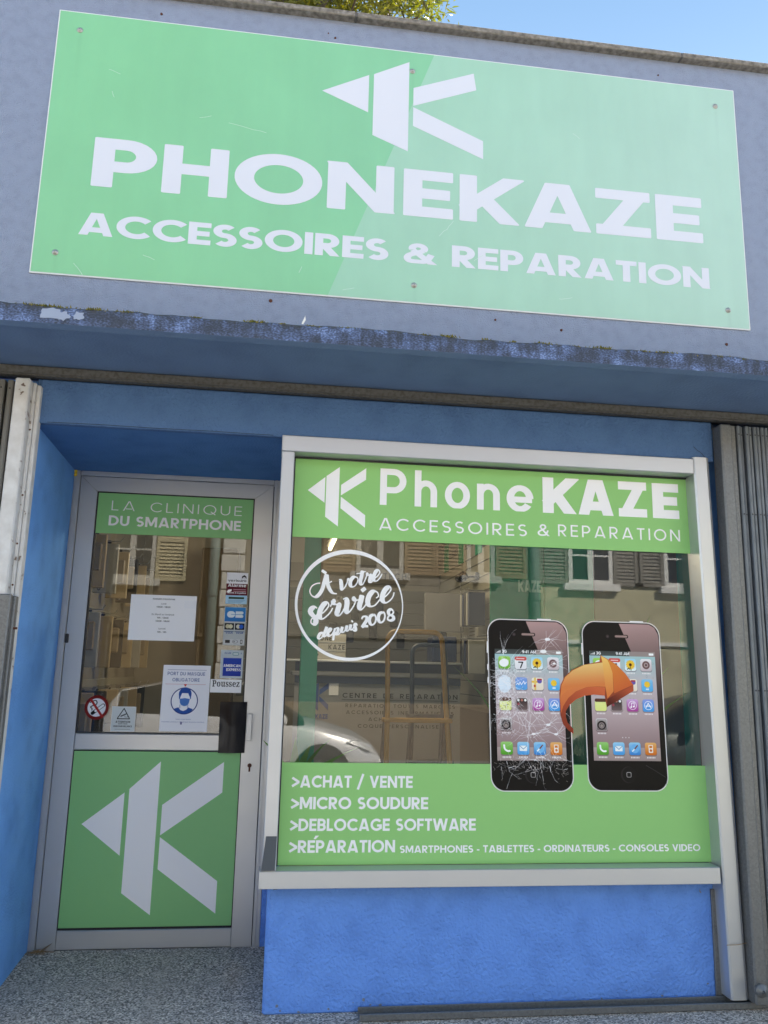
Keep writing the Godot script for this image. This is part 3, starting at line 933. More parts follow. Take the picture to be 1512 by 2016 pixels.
	mesh("keyhole", ky, M.gap, lock)
	mesh("hinge_bolt", bx(-0.951, 1.29, 0.0085, -0.935, 1.33, 0.016, 0.002), M.rubber, d)
	# what is stuck on it
	var tg := mb()
	prism(tg, v2([-0.984, 2.062, -0.968, 2.064, -0.967, 2.094, -0.983, 2.093]), 0.0155, 0.0165)
	var t := mesh("yellow_tag", tg, M.yellow, self, Vector3(0, 0, -0.80))
	tag(t, "small yellow tag in the top left corner of the door frame", "tag")
	print_text("CTS", -0.9755, 2.0745, 0.006, 0.017, M.ink, t)

func mb_quad(x0: float, y0: float, x1: float, y1: float, z: float, uv := false) -> SurfaceTool:
	var st := mb()
	face(st, [Vector3(x0, y0, z), Vector3(x1, y0, z), Vector3(x1, y1, z), Vector3(x0, y1, z)], Vector3.BACK, [Vector2(0, 1), Vector2(1, 1), Vector2(1, 0), Vector2(0, 0)])
	return st

func bent_quad(c: Array, z: float, bulge: float) -> SurfaceTool:   # a sheet of plastic that bellies a little; c = four corners from the lower left round
	var st := mb(true)
	var n := 10
	var pt := func(a: float, b: float) -> Vector3:
		var q: Vector2 = (c[0] as Vector2).lerp(c[1], a).lerp((c[3] as Vector2).lerp(c[2], a), b)
		return Vector3(q.x, q.y, z + bulge * sin(PI * a) * (0.75 + 0.25 * sin(b * 4.0)) + 0.0006 * sin(b * 11.0 + a * 4.0))
	for i in n:
		for k in n * 2:
			var a0 := float(i) / n
			var a1 := float(i + 1) / n
			var b0 := float(k) / n / 2
			var b1 := float(k + 1) / n / 2
			face(st, [pt.call(a0, b0), pt.call(a1, b0), pt.call(a1, b1), pt.call(a0, b1)], Vector3.BACK)
	return st

func stickers() -> void:
	var z := -0.80
	# taped to the glass
	var o := mesh("paper_sheet", bx(-0.6775, 1.3105, z + 0.0008, -0.379, 1.5195, z + 0.0012), M.paper)
	o.rotation.z = 0.0
	tag(o, "white sheet of opening hours taped to the middle of the door glass", "notice")
	var lines := [["HORAIRES D'OUVERTURE", 1.496, 0.0062, true], ["Lundi", 1.474, 0.0072, false], ["13h30 - 18h30", 1.459, 0.0070, true], ["Du Mardi au Vendredi", 1.424, 0.0075, false], ["10h - 12h30", 1.409, 0.0070, true], ["13h30 - 18h30", 1.394, 0.0070, true], ["Samedi", 1.359, 0.0072, false], ["10h - 16h", 1.344, 0.0070, true]]
	for l in lines:
		print_text(l[0], -0.528, l[1], l[2], z + 0.0018, M.ink, o, "Droid Sans", l[3])
	mesh("clear_tape", mb_quad(-0.434, 1.462, -0.383, 1.498, z + 0.0016), mat(0.86, 0.87, 0.9, 0.3), o)
	# the mask notice
	var a := Art.new(210, 297, Color(0.93, 0.93, 0.95))
	a.ln(Vector2(20, 21), Vector2(192, 21), 0.5, Color(0.35, 0.35, 0.5))
	a.ln(Vector2(14, 86), Vector2(192, 86), 0.5, Color(0.75, 0.45, 0.45))
	a.poly(v2([95, 86, 109, 86, 102, 97]), Color(0.85, 0.25, 0.2), Color(0.85, 0.25, 0.2), Vector2.ZERO, Vector2.ONE)
	var bl := Color(0.16, 0.32, 0.62)
	a.ell(102, 161, 60, 60, Color(0.12, 0.18, 0.45)); a.ell(102, 161, 56, 56, Color(0.95, 0.95, 0.97))
	var bust := v2([57, 197, 78, 190, 87, 202, 100, 206, 113, 200, 121, 190, 142, 197, 136, 206, 122, 215, 102, 218, 82, 215, 68, 207])
	a.poly(bust, bl, bl, Vector2.ZERO, Vector2.ONE)
	a.ell(104, 130, 28, 30, bl)
	a.poly(v2([77, 132, 131, 132, 130, 160, 122, 168, 86, 168, 78, 160]), bl, bl, Vector2.ZERO, Vector2.ONE)
	a.poly(v2([81, 168, 83, 145, 90, 126, 117, 126, 126, 145, 127, 168, 112, 190, 96, 190]), Color(0.95, 0.95, 0.97), Color(0.95, 0.95, 0.97), Vector2.ZERO, Vector2.ONE)
	a.ell(79, 160, 4, 9, Color(0.95, 0.95, 0.97)); a.ell(129, 160, 4, 9, Color(0.95, 0.95, 0.97))
	a.poly(v2([81, 152, 104, 148, 126, 152, 122, 172, 114, 182, 102, 184, 90, 180, 83, 170]), Color(0.32, 0.5, 0.78), Color(0.32, 0.5, 0.78), Vector2.ZERO, Vector2.ONE)
	a.ln(Vector2(84, 178), Vector2(84, 192), 1.0, bl); a.ln(Vector2(119, 178), Vector2(119, 190), 1.0, bl)
	a.rr(90, 254, 98, 266, 2, Color(0.45, 0.45, 0.6), Color(0.45, 0.45, 0.6))
	o = mesh("mask_notice", mb_quad(-0.5075, 0.9065, -0.295, 1.2015, z + 0.0009), picture(a.tex(), 0.6))
	tag(o, "white notice with blue masked head pictogram low on the door glass", "notice")
	line("PORT DU MASQUE", -0.487, -0.319, 1.1560, 0.0150, 0.15, 0.16, z + 0.0016, M.ink_blue, o, false, 0.0, 0.3)
	line("OBLIGATOIRE", -0.464, -0.342, 1.1285, 0.0150, 0.15, 0.16, z + 0.0016, M.ink_blue, o)
	print_text("Le virus circule toujours.", -0.403, 0.957, 0.0045, z + 0.0016, M.ink_blue, o)
	print_text("Ensemble continuons d'appliquer les gestes barrières.", -0.403, 0.945, 0.0045, z + 0.0016, M.ink_blue, o, "Droid Sans", false, 0.19)
	# alarm sticker
	a = Art.new(100, 146, Color(0.92, 0.92, 0.93))
	a.rr(0, 52, 100, 106, 0, Color(0.36, 0.05, 0.13), Color(0.36, 0.05, 0.13))
	a.rr(0, 106, 100, 146, 0, Color(0.66, 0.82, 0.92), Color(0.70, 0.84, 0.93))
	a.rr(14, 114, 86, 123, 0, Color(0.12, 0.25, 0.16), Color(0.12, 0.25, 0.16))
	for k in 4: a.ln(Vector2(12, 129 + k * 4), Vector2(90 - k * 6, 129 + k * 4), 0.5, Color(0.35, 0.5, 0.6))
	a.poly(v2([2, 92, 10, 80, 26, 78, 26, 86, 12, 96]), Color.WHITE, Color.WHITE, Vector2.ZERO, Vector2.ONE)
	for k in 2: a.ln(Vector2(34, 79 + k * 8), Vector2(92, 79 + k * 8), 1.2, Color(0.85, 0.7, 0.74))
	a.poly(v2([70, 18, 82, 10, 92, 18, 92, 30, 88, 22, 80, 18, 72, 26]), Color(0.05, 0.05, 0.06), Color(0.05, 0.05, 0.06), Vector2.ZERO, Vector2.ONE)
	a.ell(78, 30, 9, 6, Color(0.7, 0.7, 0.72), 0.8)
	o = mesh("alarm_sticker", mb_quad(-0.2465, 1.490, -0.1475, 1.6375, z + 0.0008), picture(a.tex()))
	tag(o, "white and dark red alarm sticker, topmost on the right of the door glass", "sticker")
	print_text("verisure", -0.197, 1.5905, 0.0110, z + 0.0014, M.ink, o, "Droid Sans", true, 0.086)
	print_text("Alarme", -0.197, 1.565, 0.0145, z + 0.0014, M.vinyl_white, o, "Droid Sans", true, 0.084)
	print_text("Alerte à la police", -0.197, 1.536, 0.0072, z + 0.0014, M.vinyl_white, o, "Droid Sans", true, 0.086)
	# card sticker
	a = Art.new(100, 178, Color(0.74, 0.76, 0.76))
	a.rr(2, 2, 98, 68, 2, Color(0.20, 0.52, 0.78), Color(0.14, 0.44, 0.72))
	a.rr(12, 20, 50, 50, 15, Color(0.86, 0.90, 0.92), Color(0.86, 0.90, 0.92))
	a.rr(51, 20, 88, 34, 7, Color(0.86, 0.90, 0.92), Color(0.86, 0.90, 0.92)); a.rr(51, 36, 88, 50, 7, Color(0.86, 0.90, 0.92), Color(0.86, 0.90, 0.92))
	a.rr(51, 20, 60, 34, 0, Color(0.86, 0.90, 0.92), Color(0.86, 0.90, 0.92)); a.rr(51, 36, 60, 50, 0, Color(0.86, 0.90, 0.92), Color(0.86, 0.90, 0.92))
	a.ln(Vector2(32, 35), Vector2(90, 35), 0.9, Color(0.16, 0.47, 0.74)); a.ln(Vector2(50.5, 20), Vector2(50.5, 50), 0.8, Color(0.16, 0.47, 0.74))
	a.rr(3, 76, 47, 106, 1, Color(0.10, 0.10, 0.11), Color(0.10, 0.10, 0.11)); a.rr(52, 76, 96, 106, 1, Color(0.10, 0.12, 0.16), Color(0.10, 0.12, 0.16))
	a.ell(18, 91, 10, 10, Color(0.78, 0.76, 0.62)); a.ell(32, 91, 10, 10, Color(0.84, 0.82, 0.70))
	a.ell(67, 91, 10, 10, Color(0.80, 0.80, 0.74)); a.ell(81, 91, 10, 10, Color(0.12, 0.35, 0.75))
	a.ln(Vector2(3, 115), Vector2(46, 115), 1.4, Color(0.2, 0.3, 0.45)); a.ln(Vector2(52, 115), Vector2(96, 115), 1.4, Color(0.2, 0.3, 0.45))
	a.rr(5, 150, 97, 174, 3, Color(0.80, 0.81, 0.81), Color(0.80, 0.81, 0.81))
	a.rr(10, 154, 32, 168, 0, Color(0.2, 0.2, 0.2), Color(0.2, 0.2, 0.2)); a.rr(80, 152, 90, 171, 2, Color(0.2, 0.2, 0.2), Color(0.2, 0.2, 0.2)); a.rr(82, 155, 88, 168, 0, Color(0.8, 0.8, 0.8), Color(0.8, 0.8, 0.8))
	a.ell(56, 161, 13, 8, Color(0.4, 0.4, 0.4), 0.85); a.ell(52, 161, 3, 3, Color(0.2, 0.2, 0.2), 0.5)
	o = mesh("card_sticker", mb_quad(-0.2475, 1.298, -0.148, 1.4755, z + 0.0008), picture(a.tex()))
	tag(o, "grey and blue payment card sticker below the alarm sticker", "sticker")
	print_text("VISA", -0.221, 1.3475, 0.0095, z + 0.0014, M.ink_blue, o, "Droid Sans", true, 0.034)
	print_text("VISA", -0.173, 1.3475, 0.0095, z + 0.0014, M.ink_blue, o, "Droid Sans", true, 0.034)
	# second card sticker
	a = Art.new(100, 128, Color(0.74, 0.78, 0.80))
	a.rr(12, 36, 93, 118, 1, Color(0.10, 0.25, 0.66), Color(0.10, 0.22, 0.62))
	a.rr(52, 10, 80, 24, 5, Color(0.3, 0.5, 0.55), Color(0.3, 0.5, 0.55)); a.rr(54, 12, 78, 22, 4, Color(0.78, 0.82, 0.82), Color(0.78, 0.82, 0.82))
	o = mesh("payment_sticker", mb_quad(-0.2525, 1.147, -0.150, 1.2755, z + 0.0008), picture(a.tex()))
	tag(o, "pale sticker with a solid blue square, above the push sign", "sticker")
	print_text("On dit", -0.221, 1.2555, 0.0075, z + 0.0014, M.ink_blue, o, "Droid Sans", true)
	print_text("à", -0.160, 1.2555, 0.0070, z + 0.0014, M.ink_blue, o, "Droid Sans", true)
	line("AMERICAN", -0.238, -0.160, 1.198, 0.0125, 0.20, 0.10, z + 0.0014, M.vinyl_white, o)
	line("EXPRESS", -0.224, -0.158, 1.180, 0.0125, 0.20, 0.10, z + 0.0014, M.vinyl_white, o)
	# push sign, outside
	o = mesh("push_sign", bx(-0.2925, 1.082, z + 0.0008, -0.1515, 1.1415, z + 0.0018), M.paper)
	tag(o, "white push sign with black serif lettering above the black sheet", "sign")
	print_text("Poussez", -0.222, 1.0985, 0.029, z + 0.0026, M.ink, o, "Droid Serif", true, 0.124)
	# no smoking
	a = Art.new(128, 128, Color(0.45, 0.06, 0.07))
	a.ell(64, 64, 48, 48, Color(0.88, 0.88, 0.90))
	var k0 := Color(0.05, 0.05, 0.06)
	a.ln(Vector2(44, 94), Vector2(98, 52), 9, k0); a.ln(Vector2(60, 82), Vector2(97, 53), 6.6, Color(0.9, 0.9, 0.92)); a.ell(42, 96, 6, 6, k0)
	a.curve(spline([Vector2(28, 38), Vector2(42, 30), Vector2(58, 28), Vector2(64, 38), Vector2(60, 48), Vector2(44, 54), Vector2(32, 62), Vector2(40, 70), Vector2(40, 78)]), 2.4, k0)
	a.ln(Vector2(30, 22), Vector2(98, 112), 6, Color(0.60, 0.12, 0.12))
	var disc := mb()
	prism(disc, arc(-0.7875, 1.0065, 0.0525, 0.0535, 0, 352, 44), z + 0.0008, z + 0.0016, Rect2(-0.840, 0.953, 0.105, 0.107))
	o = mesh("no_smoking_sticker", disc, picture(a.tex()))
	tag(o, "round red and white no smoking sticker on the door glass", "sticker")
	# camera warning
	a = Art.new(108, 110, Color(0.80, 0.82, 0.82))
	for e in [[Vector2(54, 6), Vector2(26, 52)], [Vector2(26, 54), Vector2(82, 54)], [Vector2(82, 52), Vector2(54, 6)]]: a.ln(e[0], e[1], 1.8, k0)
	a.ln(Vector2(42, 42), Vector2(64, 32), 3.0, Color(0.35, 0.35, 0.35)); a.curve(v2([60, 40, 60, 46, 73, 46, 73, 40]), 0.8, Color(0.3, 0.3, 0.3))
	a.ln(Vector2(18, 102), Vector2(88, 102), 0.7, Color(0.35, 0.35, 0.35))
	o = mesh("camera_sticker", bx(-0.7195, 0.9035, z + 0.0008, -0.6145, 1.0125, z + 0.0015), M.edge)
	tag(o, "square white camera surveillance sticker beside the no smoking sticker", "sticker")
	mesh("print", mb_quad(-0.7175, 0.906, -0.6165, 1.010, z + 0.0021), picture(a.tex()), o)
	line("ATTENTION", -0.700, -0.636, 0.9415, 0.0085, 0.22, 0.12, z + 0.0027, M.ink, o)
	print_text("SITE SOUS", -0.668, 0.9325, 0.0055, z + 0.0027, M.ink, o, "Droid Sans", true, 0.040)
	line("VIDEOSURVEILLANCE", -0.709, -0.627, 0.9225, 0.0075, 0.20, 0.10, z + 0.0027, M.ink, o)
	# glossy black sheet over the letter slot
	o = mesh("plastic_sheet", bent_quad([Vector2(-0.2385, 0.816), Vector2(-0.1205, 0.817), Vector2(-0.1195, 1.043), Vector2(-0.2415, 1.041)], z + 0.014, 0.012), M.black_bag)
	tag(o, "glossy black plastic sheet hanging over the door lock rail", "cover")

# ---------------------------------------------------------------- the window
func shop_window() -> void:
	var w := thing("shop_window", "wide aluminium framed shop window above the blue wall", "window")
	var z := -0.07
	mesh("head", bx(-0.015, 2.026, -0.10, 1.685, 2.091, 0.010, 0.003), M.alu, w)
	mesh("left_post", bx(-0.0135, 0.495, -0.0195, 0.036, 2.0255, 0.009, 0.003), M.alu, w)
	var rp := mb()
	for e in [[0, 0.0], [1, 0.0]]: pass
	var prof := [Vector2(0.0, -0.09), Vector2(0.0, 0.004), Vector2(0.006, 0.010), Vector2(0.056, 0.010), Vector2(0.069, 0.002), Vector2(0.075, -0.012), Vector2(0.075, -0.09)]
	for k in prof.size():
		var a: Vector2 = prof[k]
		var b: Vector2 = prof[(k + 1) % prof.size()]
		var lean := 0.034
		face(rp, [Vector3(1.6855 + lean + a.x, 0.036, a.y), Vector3(1.6855 + lean + b.x, 0.036, b.y), Vector3(1.6855 + b.x, 2.099, b.y), Vector3(1.6855 + a.x, 2.099, a.y)], Vector3(a.x + b.x - 0.075, 0, a.y + b.y + 0.08))
	face(rp, [Vector3(1.6855, 2.099, -0.09), Vector3(1.7605, 2.099, -0.09), Vector3(1.7605, 2.099, -0.012), Vector3(1.6855, 2.099, 0.004)], Vector3.UP)
	mesh("right_post", rp, M.alu, w)
	var inn := mb()
	box(inn, Vector3(0.0365, 0.497, -0.11), Vector3(0.0415, 2.025, -0.062))
	box(inn, Vector3(1.713, 0.497, -0.11), Vector3(1.7175, 2.025, -0.060))
	box(inn, Vector3(0.042, 2.0195, -0.11), Vector3(1.7125, 2.025, -0.060))
	mesh("glazing_bead", inn, M.rubber, w)
	mesh("reveal_left", bx(0.012, 0.496, -0.0695, 0.0362, 2.0252, -0.020), M.alu, w)
	var rr_ := mb()
	prism(rr_, v2([1.7178, 0.496, 1.7195, 0.496, 1.7178, 2.0252]), -0.10, 0.0)
	mesh("glass_pane", mb_quad(0.042, 0.497, 1.7125, 2.019, z), M.glass, w)
	mesh("glass_pane", mb_quad(0.042, 0.497, 1.7125, 2.019, z - 0.014), M.glass, w)
	# sloping sill with its deep front
	var si := mb()
	var sp := [Vector2(0.436, -0.07), Vector2(0.436, 0.008), Vector2(0.438, 0.010), Vector2(0.493, 0.010), Vector2(0.4955, 0.007), Vector2(0.4965, -0.0605)]
	for k in sp.size():
		var a: Vector2 = sp[k]
		var b: Vector2 = sp[(k + 1) % sp.size()]
		face(si, [Vector3(-0.0225, a.x, a.y), Vector3(1.7015, a.x, a.y), Vector3(1.7015, b.x, b.y), Vector3(-0.0225, b.x, b.y)], Vector3(0, a.x + b.x - 0.94, a.y + b.y + 0.06))
	for e in [-0.0225, 1.7015]:
		face(si, [Vector3(e, 0.436, -0.07), Vector3(e, 0.436, 0.008), Vector3(e, 0.438, 0.010), Vector3(e, 0.493, 0.010), Vector3(e, 0.4955, 0.007), Vector3(e, 0.4965, -0.0605)], Vector3(e - 0.5, 0, 0))
	mesh("sill", si, M.alu, w)
	var ed := mb()
	prism(ed, v2([-0.016, 0.4975, 0.032, 0.4975, 0.034, 0.612, -0.004, 0.612]), 0.0095, 0.0125)
	mesh("end_dam", ed, M.dam, w)
	# the light green strip along the top, outside
	var b := thing("upper_banner", "light green banner strip with white shop name along the window top", "banner")
	mesh("strip", bx(0.042, 1.703, z + 0.0008, 1.7125, 2.0188, z + 0.0024, 0.0005), M.vinyl, b)
	var zf := z + 0.0032
	emblem(b, M.vinyl_white, zf, [[0.095, 1.892, 0.1625, 1.844, 0.1625, 1.949], [0.167, 1.788, 0.219, 1.751, 0.219, 1.993, 0.167, 1.953], [0.2265, 1.877, 0.3255, 1.946, 0.3255, 1.994, 0.2265, 1.920], [0.2265, 1.825, 0.326, 1.751, 0.326, 1.801, 0.2265, 1.872]])
	for e in [["P", 0.383, 0.490, 0.17], ["h", 0.524, 0.616, 0.165], ["o", 0.648, 0.752, 0.165], ["n", 0.781, 0.877, 0.165], ["e", 0.905, 1.019, 0.165], ["K", 1.058, 1.194, 0.255], ["A", 1.205, 1.367, 0.25], ["Z", 1.385, 1.509, 0.235], ["E", 1.534, 1.651, 0.245]]:
		var g := letter(e[0], e[3])
		var st := mb()
		put_letter(st, g, e[1], 1.847, (e[2] - e[1]) / g.w, 0.150, zf)
		mesh("letter", st, M.vinyl_white, b)
	line("ACCESSOIRES", 0.382, 0.989, 1.745, 0.049, 0.125, 0.30, zf, M.vinyl_white, b, true)
	line("&", 1.034, 1.084, 1.750, 0.049, 0.13, 0.0, zf, M.vinyl_white, b, true)
	line("REPARATION", 1.121, 1.649, 1.752, 0.049, 0.125, 0.32, zf, M.vinyl_white, b, true)
	# the lower strip with the list of services
	b = thing("lower_banner", "light green banner listing four services along the window bottom", "banner")
	mesh("strip", bx(0.036, 0.4972, z + 0.0008, 1.7165, 0.8555, z + 0.0024, 0.0005), M.vinyl, b)
	line(">ACHAT / VENTE", 0.080, 0.533, 0.767, 0.043, 0.20, 0.075, zf, M.vinyl_white, b, true)
	line(">MICRO SOUDURE", 0.080, 0.593, 0.691, 0.043, 0.20, 0.075, zf, M.vinyl_white, b, true)
	line(">DEBLOCAGE SOFTWARE", 0.080, 0.776, 0.615, 0.043, 0.20, 0.075, zf, M.vinyl_white, b, true)
	line(">REPARATION", 0.080, 0.470, 0.540, 0.043, 0.20, 0.075, zf, M.vinyl_white, b, true)
	var ac := mb()
	prism(ac, v2([0.168, 0.587, 0.176, 0.587, 0.188, 0.599, 0.175, 0.599]), zf, zf)
	mesh("accent", ac, M.vinyl_white, b)
	line("SMARTPHONES - TABLETTES - ORDINATEURS - CONSOLES VIDEO", 0.488, 1.668, 0.5375, 0.0255, 0.19, 0.095, zf, M.vinyl_white, b, false, 0.0, 0.26)
	roundel(z)
	phones(z)

# ---------------------------------------------------------------- the round white transfer
func roundel(zp: float) -> void:
	var o := thing("round_transfer", "round white transfer with slanted handwritten lettering on the window glass", "transfer")
	var z := zp + 0.0012
	var px := func(p: Vector2) -> Vector2:
		var q := p + Vector2((p.y - 770) * 0.035, 0)
		return Vector2(0.274 + (q.x - 757) * 0.000294, 1.4455 - (q.y - 770 - 0.022 * (q.x - 757)) * 0.000292)
	var st := mb()
	var n := 96
	for k in n:
		var ring := []
		for e in [[k, 0], [k + 1, 0], [k + 1, 1], [k, 1]]:
			var a: float = TAU * e[0] / n
			var c := Vector2(757, 770) if e[1] == 0 else Vector2(767, 778)
			var r := Vector2(718, 737) if e[1] == 0 else Vector2(693, 689)
			var p: Vector2 = px.call(c + Vector2(cos(a) * r.x, sin(a) * r.y))
			ring.append(Vector3(p.x, p.y, z))
		face(st, ring, Vector3.BACK)
	mesh("ring", st, M.vinyl_white, o)
	# handwriting: the middle of each stroke in writing order; thick on the way down, thin on the way up
	var rows := [
		[50, 16, [
			[392, 318, 420, 337, 452, 358],
			[455, 368, 428, 465, 398, 570, 352, 645, 300, 674, 252, 645, 236, 590, 262, 532, 315, 498, 372, 488],
			[458, 372, 464, 440, 474, 515, 502, 580, 540, 620, 592, 628],
			[398, 508, 450, 492, 495, 480, 526, 460],
			[618, 442, 640, 446, 650, 500, 655, 562, 668, 572, 702, 532, 730, 470, 738, 428, 750, 442, 785, 430],
			[852, 402, 815, 402, 780, 440, 768, 495, 788, 532, 828, 522, 862, 475, 872, 425, 852, 402],
			[935, 312, 918, 400, 904, 462, 914, 500, 940, 492, 968, 440],
			[850, 358, 915, 344, 976, 322],
			[952, 470, 982, 400, 990, 350, 1008, 372, 1044, 366, 1036, 420, 1030, 460, 1052, 468, 1078, 430],
			[1082, 420, 1130, 388, 1166, 335, 1148, 302, 1112, 325, 1084, 390, 1088, 440, 1122, 450, 1166, 408, 1196, 352]]],
		[68, 18, [
			[332, 822, 300, 808, 258, 830, 244, 868, 270, 910, 308, 950, 316, 998, 286, 1032, 252, 1010, 264, 960, 320, 920, 350, 870],
			[352, 912, 420, 872, 482, 792, 470, 748, 420, 770, 372, 850, 364, 925, 400, 962, 462, 920, 510, 866, 536, 815],
			[506, 800, 530, 740, 545, 712, 548, 752, 580, 770, 622, 762, 606, 830, 592, 892, 622, 915, 665, 868, 690, 815],
			[672, 700, 712, 690, 726, 745, 716, 830, 728, 882, 772, 848, 822, 768, 842, 700, 822, 680, 826, 712, 884, 704],
			[926, 640, 908, 720, 888, 795, 914, 832, 960, 790, 990, 735],
			[918, 590, 940, 572, 972, 545],
			[1112, 680, 1146, 648, 1126, 598, 1072, 592, 1020, 650, 1000, 738, 1034, 788, 1100, 772, 1165, 695],
			[1190, 688, 1250, 645, 1310, 572, 1302, 528, 1252, 548, 1206, 622, 1196, 702, 1240, 740, 1302, 706, 1340, 655, 1356, 598]]],
		[40, 17, [
			[412, 1142, 372, 1152, 348, 1200, 364, 1222, 400, 1190, 428, 1120],
			[460, 1062, 440, 1115, 418, 1180, 438, 1190, 472, 1150],
			[476, 1146, 512, 1116, 520, 1088, 494, 1096, 472, 1146, 486, 1186, 520, 1170, 548, 1125],
			[566, 1082, 552, 1150, 542, 1242],
			[548, 1130, 578, 1084, 606, 1084, 600, 1130, 572, 1160, 610, 1164, 646, 1120],
			[664, 1062, 650, 1118, 674, 1134, 708, 1092, 724, 1046, 712, 1104, 736, 1114, 764, 1070],
			[776, 1030, 766, 1084, 790, 1100, 818, 1058],
			[784, 996, 792, 990, 802, 984],
			[858, 1048, 848, 1022, 824, 1036, 836, 1076, 838, 1106, 812, 1112, 800, 1096]]],
		[44, 23, [
			[918, 962, 938, 928, 978, 928, 986, 966, 952, 1024, 920, 1070],
			[920, 1068, 955, 1052, 1004, 1054],
			[1078, 902, 1038, 918, 1020, 978, 1042, 1032, 1084, 1020, 1108, 962, 1096, 908, 1078, 902],
			[1200, 868, 1158, 884, 1138, 946, 1160, 1000, 1204, 986, 1228, 926, 1218, 874, 1200, 868],
			[1340, 850, 1312, 826, 1276, 852, 1286, 896, 1334, 918, 1342, 956, 1300, 976, 1264, 958, 1282, 914, 1330, 890, 1346, 852]]]]
	var up := Vector2(0.22, -1).normalized()
	for row in rows:
		st = mb()
		var level := 0
		for s in row[2]:
			var c := spline(Array(v2(s)), 7)
			var wid := []
			for k in c.size():
				var d := (c[mini(k + 1, c.size() - 1)] - c[maxi(k - 1, 0)]).normalized()
				var w := lerpf(row[1], row[0], smoothstep(-0.15, 0.85, -d.dot(up)))
				if s.size() == 6: w = row[0] * 0.75 if s[0] != 850 else 14.0
				var e := minf(k, c.size() - 1 - k) / 3.0
				wid.append(w)
			for pass_ in 3:
				for k in range(1, wid.size() - 1): wid[k] = (wid[k - 1] + wid[k] + wid[k + 1]) / 3.0
			wid[0] *= 0.55; wid[-1] *= 0.45
			var L := []
			var R := []
			for k in c.size():
				var d := (c[mini(k + 1, c.size() - 1)] - c[maxi(k - 1, 0)]).normalized()
				var nn: Vector2 = Vector2(-d.y, d.x) * float(wid[k]) * 0.5
				var zz := z + 0.0002 * (level % 6) + 0.0001 * float(k) / c.size() + 0.0001
				var a: Vector2 = px.call(c[k] + nn)
				var b: Vector2 = px.call(c[k] - nn)
				L.append(Vector3(a.x, a.y, zz)); R.append(Vector3(b.x, b.y, zz))
			for k in c.size() - 1:
				face(st, [L[k], L[k + 1], R[k + 1]], Vector3.BACK)
				face(st, [L[k], R[k + 1], R[k]], Vector3.BACK)
			level += 1
		mesh("lettering", st, M.vinyl_white, o)

